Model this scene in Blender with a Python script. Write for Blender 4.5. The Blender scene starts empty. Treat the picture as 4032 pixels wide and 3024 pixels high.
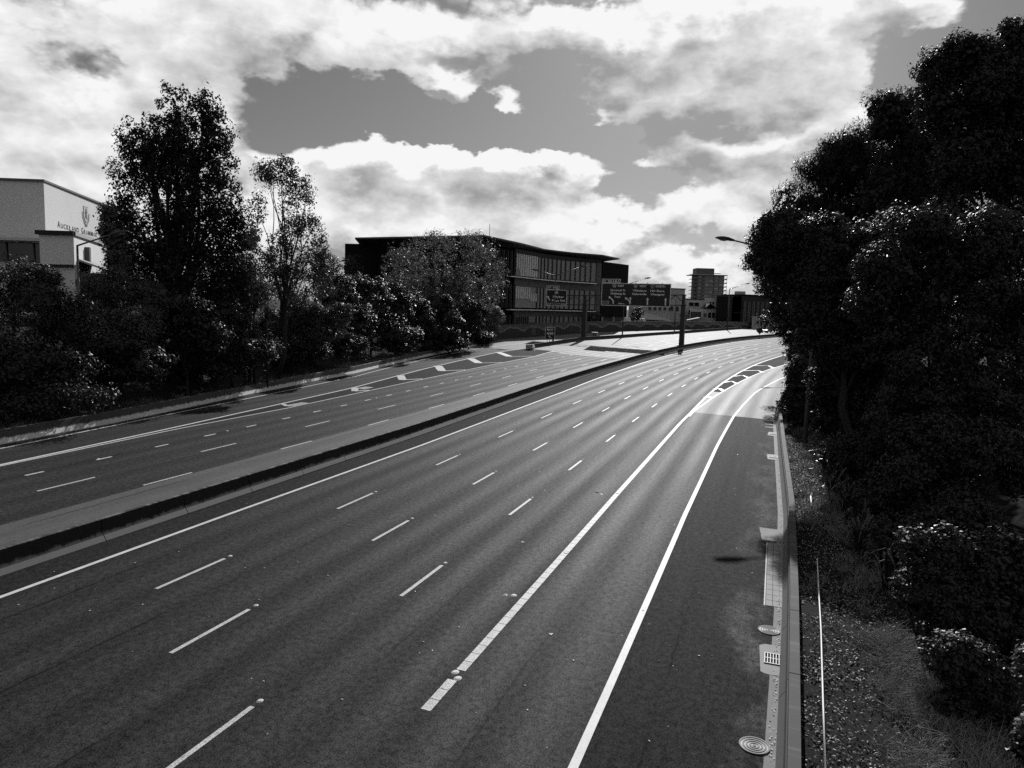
import bpy, math, random
import numpy as np
from mathutils import Matrix, Vector

# ---------------------------------------------------------------- camera, sky, sun, exposure
SC = bpy.context.scene
COL = SC.collection
CAM_H, CAM_P, CAM_R, CAM_F = 9.1604, 0.106578, 0.0296302, 2879.94   # height, tilt, roll, focal length in photo pixels
cp, sp, cr, sr = math.cos(CAM_P), math.sin(CAM_P), math.cos(CAM_R), math.sin(CAM_R)
FWD, UP0, RT0 = np.array([0, cp, -sp]), np.array([0, sp, cp]), np.array([1., 0, 0])
camd = bpy.data.cameras.new('camera'); cam = bpy.data.objects.new('camera', camd); COL.objects.link(cam)
camd.sensor_width = 36; camd.lens = CAM_F / 4032 * 36; camd.clip_end = 9000; camd.clip_start = 0.2
rt, up = RT0 * cr + UP0 * sr, -RT0 * sr + UP0 * cr
cam.matrix_world = Matrix(((rt[0], up[0], -FWD[0], 0), (rt[1], up[1], -FWD[1], 0), (rt[2], up[2], -FWD[2], CAM_H), (0, 0, 0, 1)))
SC.camera = cam

SUN_AZ, SUN_EL = math.radians(13.6), math.radians(29.75)     # azimuth to the right of +Y
SUN_DIR = np.array([math.sin(SUN_AZ) * math.cos(SUN_EL), math.cos(SUN_AZ) * math.cos(SUN_EL), math.sin(SUN_EL)])
sund = bpy.data.lights.new('sun', 'SUN'); sund.energy = 4.6; sund.angle = math.radians(0.53); sund.color = (1, 1, 1)
sun = bpy.data.objects.new('sun', sund); COL.objects.link(sun); sun.location = (60, 120, 90)
sun.rotation_euler = Vector(tuple(SUN_DIR)).to_track_quat('Z', 'Y').to_euler()

SC.view_settings.view_transform = 'Standard'; SC.view_settings.look = 'None'
SC.view_settings.gamma = 1; SC.view_settings.exposure = 0.0; SC.view_settings.use_curve_mapping = False
SC.cycles.max_bounces = 4; SC.cycles.diffuse_bounces = 1; SC.cycles.glossy_bounces = 1; SC.cycles.transparent_max_bounces = 4
SC.cycles.use_denoising = False; SC.cycles.sample_clamp_indirect = 4; SC.cycles.caustics_reflective = False; SC.cycles.caustics_refractive = False

def ray(px, py):
    x, y = (px - 2016) / CAM_F, (py - 1512) / CAM_F
    x, y = cr * x + sr * y, -sr * x + cr * y
    return RT0 * x + FWD - UP0 * y
def at(px, py, d):                     # world point seen at a photo pixel, d metres ahead
    v = ray(px, py); return np.array([0, 0, CAM_H]) + v * (d / v[1])
def azel(px, py):
    v = ray(px, py); v = v / np.linalg.norm(v)
    return math.atan2(v[0], v[1]), math.asin(v[2])

class NT:                              # small node-tree writer
    def __init__(s, nt): s.nt = nt; s.n = nt.nodes; s.l = nt.links
    def node(s, t, **k):
        n = s.n.new(t)
        for a, b in k.items(): setattr(n, a, b)
        return n
    def inp(s, sock, v):
        if isinstance(v, bpy.types.NodeSocket): s.l.new(v, sock)
        elif v is not None: sock.default_value = v
    def math(s, op, a, b=None, c=None, clamp=False):
        n = s.node('ShaderNodeMath', operation=op, use_clamp=clamp); s.inp(n.inputs[0], a); s.inp(n.inputs[1], b)
        if c is not None: s.inp(n.inputs[2], c)
        return n.outputs[0]
    def vmath(s, op, a, b=None, out=0):
        n = s.node('ShaderNodeVectorMath', operation=op); s.inp(n.inputs[0], a); s.inp(n.inputs[1], b); return n.outputs[out]
    def noise(s, vec, scale, detail=4, rough=0.55, dist=0, out='Fac', dim='3D'):
        n = s.node('ShaderNodeTexNoise', noise_dimensions=dim); s.inp(n.inputs['Vector'], vec); n.inputs['Scale'].default_value = scale
        n.inputs['Detail'].default_value = detail; n.inputs['Roughness'].default_value = rough; n.inputs['Distortion'].default_value = dist
        return n.outputs[out]
    def map(s, v, a, b, c, d, interp='LINEAR'):
        n = s.node('ShaderNodeMapRange', interpolation_type=interp); s.inp(n.inputs[0], v)
        for i, q in enumerate((a, b, c, d)): s.inp(n.inputs[i + 1], q)
        return n.outputs[0]
    def mix(s, f, a, b):               # float mix
        n = s.node('ShaderNodeMix', data_type='FLOAT'); s.inp(n.inputs[0], f); s.inp(n.inputs[2], a); s.inp(n.inputs[3], b); return n.outputs[0]
    def comb(s, x, y, z):
        n = s.node('ShaderNodeCombineXYZ'); s.inp(n.inputs[0], x); s.inp(n.inputs[1], y); s.inp(n.inputs[2], z); return n.outputs[0]
    def sep(s, v):
        n = s.node('ShaderNodeSeparateXYZ'); s.inp(n.inputs[0], v); return n.outputs

# ---- world: physical sky in monochrome with broken cumulus
W = bpy.data.worlds.new('World'); SC.world = W; W.use_nodes = True
w = NT(W.node_tree); w.n.clear()
sky = w.node('ShaderNodeTexSky', sky_type='NISHITA', sun_disc=False)
sky.sun_elevation = SUN_EL; sky.sun_rotation = SUN_AZ; sky.altitude = 60; sky.air_density = 1; sky.dust_density = 0.6; sky.ozone_density = 1
bw = w.node('ShaderNodeRGBToBW'); w.l.new(sky.outputs[0], bw.inputs[0])
tc = w.node('ShaderNodeTexCoord'); D = w.vmath('NORMALIZE', tc.outputs['Generated'])
dx, dy, dz = w.sep(D)
az = w.math('ARCTAN2', dx, dy); el = w.math('ARCSINE', dz)
AE = w.comb(az, el, 0)
warp = w.vmath('SCALE', w.vmath('SUBTRACT', w.noise(w.vmath('MULTIPLY', D, (1, 1, 1.7)), 7, 5, 0.6, out='Color'), (.5, .5, .5))); warp.node.inputs['Scale'].default_value = 0.16
AEw = w.vmath('ADD', AE, warp)
CLOUD_HI, CLOUD_LO, SKY_MUL, SKY_STR, CL_N, CL_B, CL_BASE, CL_NEG = 9.3, 3.4, 0.34, 0.1, 1.3, .95, .08, 1.2
GUIDE = [  # photo px of cloud heaps (+) and of clear sky (-): cx, cy, rx, ry, weight
    (150, 150, 700, 260, .5), (250, 650, 620, 260, .5), (850, 200, 330, 260, .45), (1250, 130, 300, 130, .55), (1650, 230, 420, 110, .62), (2050, 210, 400, 100, .5), (2250, 90, 320, 110, .45),
    (2650, 260, 260, 140, .8), (3000, 270, 420, 190, 1.0), (2560, 430, 150, 70, .5), (2750, 420, 260, 90, .4), (2850, 20, 330, 50, .45), (3600, 80, 170, 90, 1.25), (3450, 30, 70, 40, .35), (3300, 460, 90, 70, .3),
    (1350, 600, 130, 90, .75), (1460, 640, 150, 70, .5), (1300, 720, 180, 70, .5), (1710, 380, 100, 52, 1.7), (1765, 448, 52, 36, 1.5), (2025, 440, 76, 42, 1.75), (2330, 400, 40, 24, .8), (1330, 490, 70, 26, .5), (1680, 630, 110, 40, .4),
    (1800, 690, 200, 80, .7), (2050, 650, 170, 75, .65), (2250, 700, 170, 55, .6), (2430, 725, 120, 22, .45), (1950, 830, 330, 90, .6), (2250, 880, 300, 110, .65), (1550, 860, 260, 80, .55), (1280, 900, 120, 90, .55),
    (2500, 640, 62, 32, .62), (2760, 600, 170, 85, .7), (3060, 590, 330, 100, .75), (3250, 520, 200, 70, .5), (2860, 800, 210, 80, .7), (2700, 930, 260, 60, .5), (2740, 1060, 300, 60, .75), (2980, 1000, 140, 40, .4),
    (1340, 480, 330, 90, -.8), (1150, 420, 100, 110, -.5), (1500, 480, 240, 60, -.45), (1900, 500, 330, 75, -.75), (2180, 370, 180, 70, -.75), (2230, 520, 260, 80, -.7), (2440, 560, 120, 60, -.5), (2620, 700, 190, 45, -.7), (2480, 790, 140, 70, -.75),
    (2380, 30, 170, 40, -.7), (3440, 120, 70, 70, -.6), (3560, 210, 110, 90, -.5), (3850, 120, 200, 160, -.7), (3540, 340, 120, 110, -.6), (2960, 440, 210, 36, -.5), (3200, 490, 60, 30, -.3), (2650, 985, 200, 34, -.8), (1880, 575, 180, 32, -.4),
    (310, 270, 120, 50, -.4), (1185, 235, 55, 55, -.6), (1820, 280, 110, 30, -.5), (1700, 960, 650, 80, .6), (1150, 950, 250, 130, .6), (2300, 980, 220, 60, .5)]
Dn = w.vmath('MULTIPLY', D, (1, 1, 1.7))
def bill(vec, scale, detail): return w.math('MULTIPLY', w.math('ABSOLUTE', w.math('SUBTRACT', w.noise(vec, scale, detail, .5), .5)), 2.0)
ahead = w.map(w.math('ABSOLUTE', az), 0.75, 1.1, 1, 0, 'SMOOTHSTEP')
base = w.mix(ahead, 0.22, CL_BASE)      # away from the view the sky goes on as the same broken cloud
def density(d_el):
    ae = w.vmath('ADD', AEw, (0, d_el, 0)); dn = w.vmath('ADD', Dn, (0, 0, d_el * 1.7)); gs = None
    for cx, cy, rx, ry, wt in GUIDE:
        a, e = azel(cx, cy); ra = rx / CAM_F * math.cos(a) ** 2; re = ry / CAM_F * math.cos(e) ** 2
        n = w.node('ShaderNodeVectorMath', operation='MULTIPLY_ADD'); w.inp(n.inputs[0], ae); n.inputs[1].default_value = (1 / ra, 1 / re, 0); n.inputs[2].default_value = (-a / ra, -e / re, 0); q = n.outputs[0]
        g = w.math('MULTIPLY_ADD', w.vmath('DOT_PRODUCT', q, q, out=1), -.24, 1.0, clamp=True)
        gs = w.math('MULTIPLY_ADD', w.math('MULTIPLY', g, g), wt if wt > 0 else wt * CL_NEG, gs if gs is not None else 0.0)
    n1 = w.noise(dn, 5.5, 8, 0.6); b1 = bill(w.vmath('ADD', dn, w.vmath('MULTIPLY', warp, (.3, .3, .3))), 13, 4)
    fb = w.math('ADD', w.math('MULTIPLY', w.math('SUBTRACT', n1, .5), CL_N), w.math('MULTIPLY', w.math('SUBTRACT', b1, .18), CL_B))
    return w.math('ADD', w.math('ADD', gs, fb), base)
dens, dens_up = density(0.0), density(0.024)
cov = w.map(dens, 0.0, 0.50, 0, 1, 'SMOOTHSTEP')
n3 = w.noise(w.vmath('ADD', Dn, (7.3, 0.2, 2.1)), 9, 7, 0.6)
arg = w.math('ADD', w.math('ADD', w.math('MULTIPLY', dens_up, .5), w.math('MULTIPLY', w.math('SUBTRACT', dens_up, dens), .55)), w.math('MULTIPLY', w.math('SUBTRACT', n3, .5), 1.5))
core = w.map(arg, -0.02, 1.1, 0, 1)
cloud = w.mix(core, CLOUD_HI, CLOUD_LO)
skyv = w.math('MINIMUM', w.math('MULTIPLY', bw.outputs[0], SKY_MUL), 9.0)
val = w.mix(cov, skyv, cloud)
val = w.mix(w.map(dz, -0.04, -0.01, 0, 1), 0.8, val)
bg = w.node('ShaderNodeBackground'); w.l.new(val, bg.inputs[0]); bg.inputs[1].default_value = SKY_STR
wo = w.node('ShaderNodeOutputWorld'); w.l.new(bg.outputs[0], wo.inputs[0])
W.cycles.sampling_method = 'NONE'

# ---------------------------------------------------------------- materials (the photograph is monochrome: greys only)
MATS = {}
def mat(name, v=.3, rough=.7, spec=.4, metal=0, var=0.0, vscale=2.0, var2=0.0, v2scale=30., bump=0, bscale=40., coat=0, stretch=None):
    m = bpy.data.materials.new(name); m.use_nodes = True; t = NT(m.node_tree); b = t.n['Principled BSDF']
    b.inputs['Roughness'].default_value = rough; b.inputs['Metallic'].default_value = metal; b.inputs['Specular IOR Level'].default_value = spec
    b.inputs['Base Color'].default_value = (v, v, v, 1)
    if var or var2 or bump:
        g = t.node('ShaderNodeNewGeometry').outputs['Position']
        if stretch: g = t.vmath('MULTIPLY', g, stretch)
        f = t.math('ADD', 1.0, t.math('MULTIPLY', t.math('SUBTRACT', t.noise(g, vscale, 5, .6), .5), 2 * var))
        if var2: f = t.math('MULTIPLY', f, t.math('ADD', 1.0, t.math('MULTIPLY', t.math('SUBTRACT', t.noise(g, v2scale, 3, .6), .5), 2 * var2)))
        c = t.math('MULTIPLY', f, v, clamp=True); t.l.new(c, b.inputs['Base Color'])
        if bump:
            bp = t.node('ShaderNodeBump'); bp.inputs['Strength'].default_value = bump; bp.inputs['Distance'].default_value = .02
            t.l.new(t.noise(g, bscale, 4, .6), bp.inputs['Height']); t.l.new(bp.outputs[0], b.inputs['Normal'])
    if coat: b.inputs['Coat Weight'].default_value = coat
    MATS[name] = m; return m

def asphalt(name, v, rough, tracks, speck=1.0, spec=.5, patch=.25, dust=0, gr=1.0):
    """asphalt: wheel paths along each lane, patches, aggregate speckle. UV is (metres along, metres across)."""
    m = bpy.data.materials.new(name); m.use_nodes = True; t = NT(m.node_tree); b = t.n['Principled BSDF']
    uv = t.node('ShaderNodeUVMap', uv_map='lane').outputs[0]; s_, o_, _ = t.sep(uv)
    wob = t.math('MULTIPLY', t.math('SUBTRACT', t.noise(t.comb(t.math('MULTIPLY', s_, .03), t.math('MULTIPLY', o_, .2), 0), 1, 3), .5), .7)
    lane = t.math('DIVIDE', t.math('ADD', t.math('ADD', o_, wob), 6.95 + 35), 3.5)
    trk = t.math('COSINE', t.math('MULTIPLY', t.math('SUBTRACT', lane, .27), 4 * math.pi))
    trk = t.math('MULTIPLY', trk, t.map(t.noise(t.comb(t.math('MULTIPLY', s_, .05), t.math('MULTIPLY', o_, .45), 9.), 1, 4, .6), .32, .68, .1, 1.5))
    long_ = t.noise(t.comb(t.math('MULTIPLY', s_, .035), t.math('MULTIPLY', o_, 1.3), 0), 1, 5, .65)
    blot = t.noise(uv, .35, 6, .6)
    agg = t.noise(uv, 5.0, 5, .9); agg2 = t.noise(uv, 26, 2, .8)
    grain = t.math('MINIMUM', 2.4, t.math('MAXIMUM', .18, t.math('ADD', 1.0, t.math('MULTIPLY', t.math('ADD', t.math('SUBTRACT', agg, .5), t.math('SUBTRACT', agg2, .5)), 4.6 * gr))))
    f = t.math('ADD', 1.0, t.math('MULTIPLY', trk, tracks))
    f = t.math('MULTIPLY', f, t.math('ADD', 1.0, t.math('MULTIPLY', t.math('SUBTRACT', long_, .5), 2.2 * tracks + .3)))
    f = t.math('MULTIPLY', f, t.math('ADD', 1.0, t.math('MULTIPLY', t.math('SUBTRACT', blot, .5), 2 * patch)))
    f = t.math('MULTIPLY', f, grain)
    chip = t.map(t.noise(uv, 19, 2, .85), .68, .80, 0, .10 * speck)
    c = t.math('ADD', t.math('MULTIPLY', f, v), chip, clamp=True)
    wv = t.math('MULTIPLY', t.math('SUBTRACT', t.noise(t.comb(t.math('MULTIPLY', s_, .5), 0, 0), 1, 5, .65), .5), .35)
    seam = t.math('ABSOLUTE', t.math('SUBTRACT', t.math('FRACT', t.math('ADD', t.math('DIVIDE', t.math('ADD', o_, wv), 3.5), .06)), .5))   # lane joints, cracked in places
    sk = t.math('MULTIPLY', t.map(seam, .005, .015, 1, 0), t.map(t.noise(t.comb(t.math('MULTIPLY', s_, .12), t.math('MULTIPLY', o_, .15), 5.), 1, 3, .6), .44, .56, 0, .85))
    c = t.math('MULTIPLY', c, t.math('SUBTRACT', 1.0, sk))
    if dust:                             # silt blown against the gutter, in drifts of its own shape
        dn = t.noise(t.comb(t.math('MULTIPLY', s_, .22), t.math('MULTIPLY', o_, .5), 3.), 1.6, 5, .6)
        k = t.math('MULTIPLY', t.map(t.math('ADD', o_, t.math('MULTIPLY', t.math('SUBTRACT', dn, .5), 3.2)), 13.2, 14.5, 0, 1, 'SMOOTHSTEP'), t.map(dn, .42, .6, 0, .75))
        c = t.mix(k, c, t.math('MULTIPLY', f, .085))
        c = t.math('MULTIPLY', c, t.map(t.noise(t.comb(t.math('MULTIPLY', s_, 1.2), t.math('MULTIPLY', o_, .8), 0), 1, 5, .7), .35, .65, .8, 1.2))
    t.l.new(c, b.inputs['Base Color']); t.l.new(t.math('MULTIPLY', t.math('ADD', .25, t.math('MULTIPLY', grain, .75)), t.math('MULTIPLY', t.math('ADD', 1.0, t.math('MULTIPLY', trk, tracks * .6)), spec)), b.inputs['Specular IOR Level'])
    t.l.new(t.math('ADD', rough, t.math('MULTIPLY', t.math('ADD', t.math('MULTIPLY', trk, -tracks * 1.0), t.math('MULTIPLY', t.math('SUBTRACT', long_, .5), .6)), .16)), b.inputs['Roughness'])
    bp = t.node('ShaderNodeBump'); bp.inputs['Strength'].default_value = .55; bp.inputs['Distance'].default_value = .012
    t.l.new(t.math('ADD', agg, agg2), bp.inputs['Height']); t.l.new(bp.outputs[0], b.inputs['Normal'])
    MATS[name] = m; return m

asphalt('asphalt', .023, .68, .23, 1.5, .07, .22); asphalt('asphalt_left', .026, .68, .2, 1.2, .07, .22); asphalt('asphalt_shoulder', .014, .8, .02, 1.0, .05, .35, 1)
asphalt('asphalt_pale', .085, .66, .08, .2, .1, .25, 0, .3); asphalt('asphalt_ramp', .082, .64, .2, .4, .1, .3, 0, .6); asphalt('asphalt_far', .145, .67, .14, .2, .11, .3, 0, .5)
asphalt('asphalt_dark', .02, .85, .03, .5, .04); asphalt('asphalt_median', .02, .85, .0, .6, .04)

def paintmat(name, v, worn):
    m = bpy.data.materials.new(name); m.use_nodes = True; t = NT(m.node_tree); b = t.n['Principled BSDF']
    g = t.node('ShaderNodeNewGeometry').outputs['Position']
    k = t.map(t.noise(g, 38, 4, .75), .62 - worn, .72 - worn, 1, 0)
    k = t.math('MULTIPLY', k, t.map(t.noise(g, 2.2, 4, .6), .3, .7, .78, 1.0))
    t.l.new(t.mix(k, .07, v), b.inputs['Base Color']); b.inputs['Roughness'].default_value = .6; b.inputs['Specular IOR Level'].default_value = .3
    MATS[name] = m
paintmat('paint', .62, .05); paintmat('paint_worn', .6, .12); paintmat('paint_thin', .45, .16)

def concrete(name, lo, hi, upper_dark):
    """barrier concrete: UV is (metres along, height); darker upper face with a paler top edge, runs and blotches."""
    m = bpy.data.materials.new(name); m.use_nodes = True; t = NT(m.node_tree); b = t.n['Principled BSDF']
    uv = t.node('ShaderNodeUVMap', uv_map='lane').outputs[0]; s_, h_, _ = t.sep(uv)
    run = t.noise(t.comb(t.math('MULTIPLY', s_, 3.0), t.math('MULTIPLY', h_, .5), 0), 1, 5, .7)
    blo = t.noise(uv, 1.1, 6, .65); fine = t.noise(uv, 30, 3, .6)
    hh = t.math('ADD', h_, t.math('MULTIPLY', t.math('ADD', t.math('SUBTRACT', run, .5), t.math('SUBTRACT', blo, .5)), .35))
    k = t.map(hh, .28, .42, 1, 1 - upper_dark, 'SMOOTHSTEP')  # upper face darker than the toe, along an uneven edge
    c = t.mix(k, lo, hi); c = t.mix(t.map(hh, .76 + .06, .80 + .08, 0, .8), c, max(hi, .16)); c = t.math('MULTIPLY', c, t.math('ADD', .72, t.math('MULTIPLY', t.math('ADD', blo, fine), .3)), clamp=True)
    t.l.new(c, b.inputs['Base Color']); b.inputs['Roughness'].default_value = .8; b.inputs['Specular IOR Level'].default_value = .3
    MATS[name] = m
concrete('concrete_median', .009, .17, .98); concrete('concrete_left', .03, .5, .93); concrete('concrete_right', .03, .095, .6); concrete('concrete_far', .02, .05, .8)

mat('concrete_plain', .2, .8, .3, var=.3, vscale=1.5, var2=.25, v2scale=25); mat('concrete_light', .22, .75, .35, var=.3, vscale=2, var2=.2)
mat('steel', .07, .45, .5, .6, var=.2); mat('steel_dark', .02, .5, .5, .3, var=.2); mat('iron', .07, .5, .5, .5, var=.3, var2=.3, v2scale=60)
mat('pit', .004, .9, .1); mat('wood_pole', .11, .85, .2, var=.4, vscale=3, stretch=(6, 6, .4))
mat('lamp_glass', .3, .15, .5); mat('sign_dark', .008, .45, .4); mat('sign_white', .62, .5, .3); mat('sign_grey', .22, .5, .3); mat('sign_back', .12, .5, .5, .3)
mat('white_wall', .62, .8, .3, var=.08, vscale=.3, var2=.05, v2scale=4); mat('dull_wall', .5, .85, .2, var=.08, vscale=.3); mat('black_trim', .012, .6, .3)  # canopy and crest field take a slightly greyer off-white
mat('glass_dark', .01, .12, .5); mat('glass_mid', .19, .4, .5, var=.3, vscale=.25); mat('black_clad', .003, .7, .1, var=.2, vscale=.5)
mat('grey_clad', .075, .6, .35, var=.25, vscale=.4); mat('fin_light', .7, .6, .4, var=.2, vscale=.8); mat('fin_dark', .02, .5, .4); mat('soffit', .015, .7, .3)
mat('roof_metal', .05, .5, .5, .2); mat('far_wall', .33, .8, .3, var=.15, vscale=.2); mat('far_white', .55, .8, .3, var=.1, vscale=.3); mat('far_dark', .022, .7, .3, var=.3, vscale=.3)
mat('far_grey', .11, .7, .3, var=.2, vscale=.3); mat('white_roof', .8, .5, .4)
mat('noise_wall', .085, .75, .3, var=.25, vscale=.4, var2=.15, v2scale=3); mat('noise_wave', .15, .7, .3, var=.2, vscale=.5); mat('noise_lower', .035, .75, .3, var=.25, vscale=.4)
mat('bark', .035, .9, .2, var=.4, vscale=3, stretch=(3, 3, .5)); mat('bark_pale', .07, .9, .2, var=.4, vscale=3)
mat('soil', .014, .95, .1, var=.5, vscale=.6, var2=.4, v2scale=8, bump=.6, bscale=5); mat('litter', .26, .6, .4, var=.9, vscale=9); mat('litter_dark', .02, .8, .3, var=.5, vscale=9)
mat('dry_grass', .2, .7, .3, var=.5, vscale=4); mat('pipe', .75, .5, .4, var=.1); mat('car_paint', .012, .25, .6, coat=.5); mat('tyre', .012, .8, .2); mat('rubber', .01, .8, .2)
def leafmat(name, v, rough, trans, spec=.5):
    m = bpy.data.materials.new(name); m.use_nodes = True; t = NT(m.node_tree); b = t.n['Principled BSDF']
    g = t.node('ShaderNodeNewGeometry'); rnd = g.outputs['Random Per Island']
    c = t.math('MULTIPLY', t.math('ADD', .55, t.math('MULTIPLY', rnd, .9)), v)
    t.l.new(c, b.inputs['Base Color']); t.l.new(t.math('ADD', rough - .1, t.math('MULTIPLY', rnd, .25)), b.inputs['Roughness']); b.inputs['Specular IOR Level'].default_value = spec
    tr = t.node('ShaderNodeBsdfTranslucent'); t.l.new(t.math('MULTIPLY', c, 1.3), tr.inputs[0])
    mx = t.node('ShaderNodeMixShader'); mx.inputs[0].default_value = trans; t.l.new(b.outputs[0], mx.inputs[1]); t.l.new(tr.outputs[0], mx.inputs[2])
    t.l.new(mx.outputs[0], t.n['Material Output'].inputs[0]); MATS[name] = m
leafmat('leaf_dark', .02, .5, .12, .28); leafmat('leaf_poplar', .016, .55, .25, .2); leafmat('leaf_mid', .055, .5, .22, .3); leafmat('leaf_gloss', .026, .52, .12, .2)
leafmat('leaf_pale', .13, .5, .28, .3); leafmat('leaf_gum', .02, .5, .15, .25); leafmat('leaf_flax', .02, .3, .1, .6)

# ---------------------------------------------------------------- mesh helpers
LOC = {}
def tag(o, label=None, cat=None, group=None, kind=None):
    if label: o['label'] = label
    if cat: o['category'] = cat
    if group: o['group'] = group
    if kind: o['kind'] = kind
    return o
def thing(name, label, cat, loc, group=None):
    o = bpy.data.objects.new(name, None); COL.objects.link(o); o.location = tuple(float(v) for v in loc); o.empty_display_size = .3
    LOC[o.name] = np.array(loc, float); return tag(o, label, cat, group)

class MB:
    """collects shapes in world coordinates; build() links them as one mesh object"""
    def __init__(s): s.v = []; s.f = []; s.uv = []; s.mi = []
    def add(s, vs, fs, uvs=None):
        k = len(s.v); s.v += [tuple(map(float, p)) for p in vs]; s.f += [tuple(i + k for i in f) for f in fs]
        if uvs is not None: s.uv += [tuple(map(float, u)) for u in uvs]
        return s
    def box(s, F, x0, x1, y0, y1, z0, z1):
        c = [F(x, y, z) for z in (z0, z1) for x, y in ((x0, y0), (x1, y0), (x1, y1), (x0, y1))]
        return s.add(c, [(3, 2, 1, 0), (4, 5, 6, 7), (0, 1, 5, 4), (1, 2, 6, 5), (2, 3, 7, 6), (3, 0, 4, 7)])
    def prism(s, F, poly, z0, z1):      # polygon in frame x,z swept along frame y
        n = len(poly); c = [F(x, z0, z) for x, z in poly] + [F(x, z1, z) for x, z in poly]
        return s.add(c, [tuple(range(n)), tuple(range(2 * n - 1, n - 1, -1))] + [(i, i + n, (i + 1) % n + n, (i + 1) % n) for i in range(n)])
    def plan(s, poly, z0, z1):          # polygon in world plan, vertical sides
        n = len(poly); c = [(x, y, z0) for x, y in poly] + [(x, y, z1) for x, y in poly]
        return s.add(c, [tuple(range(n - 1, -1, -1)), tuple(range(n, 2 * n))] + [(i, (i + 1) % n, (i + 1) % n + n, i + n) for i in range(n)])
    def tube(s, pts, rad, n=8, cap=True):
        pts = [np.array(p, float) for p in pts]; k = len(pts); rad = rad if hasattr(rad, '__len__') else [rad] * k
        vs = []; ref = None
        for i, p in enumerate(pts):
            d = pts[min(i + 1, k - 1)] - pts[max(i - 1, 0)]; d = d / (np.linalg.norm(d) + 1e-9)
            if ref is None: ref = np.array([1., 0, 0]) if abs(d[0]) < .8 else np.array([0, 1., 0])
            u = np.cross(d, ref); u /= np.linalg.norm(u); q = np.cross(u, d); ref = q
            for j in range(n):
                a = 2 * math.pi * j / n; vs.append(p + rad[i] * (math.cos(a) * u + math.sin(a) * q))
        fs = [(i * n + j, i * n + (j + 1) % n, (i + 1) * n + (j + 1) % n, (i + 1) * n + j) for i in range(k - 1) for j in range(n)]
        if cap: fs += [tuple(range(n - 1, -1, -1)), tuple((k - 1) * n + j for j in range(n))]
        return s.add(vs, fs)
    def disc(s, F, cx, cy, r, z0, z1, n=24, ri=0):
        a = [2 * math.pi * i / n for i in range(n)]
        if ri:
            vs = [F(cx + q * math.cos(t), cy + q * math.sin(t), z) for q, z in ((r, z0), (r, z1), (ri, z1), (ri, z0)) for t in a]
            return s.add(vs, [(k * n + i, k * n + (i + 1) % n, (k + 1) * n + (i + 1) % n, (k + 1) * n + i) for k in range(3) for i in range(n)])
        vs = [F(cx + r * math.cos(t), cy + r * math.sin(t), z) for z in (z0, z1) for t in a]
        return s.add(vs, [tuple(range(n, 2 * n))] + [(i, (i + 1) % n, (i + 1) % n + n, i + n) for i in range(n)])
    def build(s, name, m, parent=None, smooth=False, kind=None, label=None):
        off = LOC.get(parent.name, np.zeros(3)) if parent else np.zeros(3)
        me = bpy.data.meshes.new(name); v = np.array(s.v) - off
        me.from_pydata(v.tolist(), [], s.f)
        if s.uv:
            ul = me.uv_layers.new(name='lane'); idx = np.zeros(len(me.loops), int); me.loops.foreach_get('vertex_index', idx)
            ul.data.foreach_set('uv', np.array(s.uv)[idx].ravel())
        me.materials.append(MATS[m]); me.update()
        if smooth: me.shade_smooth()
        o = bpy.data.objects.new(name, me); COL.objects.link(o)
        if parent: o.parent = parent; LOC[o.name] = off
        if kind: o['kind'] = kind
        if label: o['label'] = label
        return o
def frame(o, ang=0, up=None):           # local frame: x along ang (plan), y to its left, z up
    o = np.array(o, float); c, s = math.cos(ang), math.sin(ang); ux, uy, uz = np.array([c, s, 0]), np.array([-s, c, 0]), np.array([0, 0, 1.])
    f = lambda x, y, z: o + x * ux + y * uy + z * uz
    return f
WF = lambda x, y, z: (x, y, z)
RNG = np.random.default_rng(7)

# ---------------------------------------------------------------- road alignment (s metres along, off metres to the right)
KN = np.array([-40, 0, 30, 60, 90, 120, 150, 180, 240.])
KV = np.array([-.6547, -.40868, -.16265, 1.212, 2.3679, 3.38085, 2.32374, 1.99211, 1.66048]) / 1000
ZC = (-.817513, 1.467158, -.334351); CF = -.0211636
SS = np.arange(-60, 420, .5)
def cum(v): c = np.concatenate([[0], np.cumsum((v[1:] + v[:-1]) * .25)]); return c - c[120]
KAP = np.interp(SS, KN, KV); TH = .347564 + cum(KAP); RX = -8.592097 + cum(np.sin(TH)); RY = 17.982784 + cum(np.cos(TH))
def zprof(s):
    s = np.asarray(s, float); q = np.clip(s, 0, 150) / 100
    z = ZC[0] * q**2 + ZC[1] * q**3 + ZC[2] * q**4
    d = (2 * ZC[0] * 1.5 + 3 * ZC[1] * 1.5**2 + 4 * ZC[2] * 1.5**3) / 100
    return z + np.where(s > 150, d * (1 - np.exp(-np.maximum(s - 150, 0) / 60)) * 60, 0)
RZ = zprof(SS)
def RD(s, off, dz=0):
    t = np.interp(s, SS, TH)
    return np.array([np.interp(s, SS, RX) + off * math.cos(t), np.interp(s, SS, RY) - off * math.sin(t), np.interp(s, SS, RZ) + CF * off + dz])
def nearest(x, y):
    i = np.argmin((RX[:, None] - x[None]) ** 2 + (RY[:, None] - y[None]) ** 2, 0)
    return SS[i], (x - RX[i]) * np.cos(TH[i]) - (y - RY[i]) * np.sin(TH[i]), RZ[i]
def path(*p):
    a = np.array(p, float); return lambda s: np.interp(s, a[:, 0], a[:, 1])
P_MED = path((-60, -8.62), (0, -8.64), (30, -8.55), (45, -8.8), (66, -9.28), (97, -9.9), (139, -11.6), (175, -11.9), (260, -12.4), (400, -12.5))
P_M = path((-60, -6.98), (10, -6.92), (28, -6.72), (60, -6.9), (91, -7.7), (133, -9.2), (170, -9.7), (400, -10))
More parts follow.
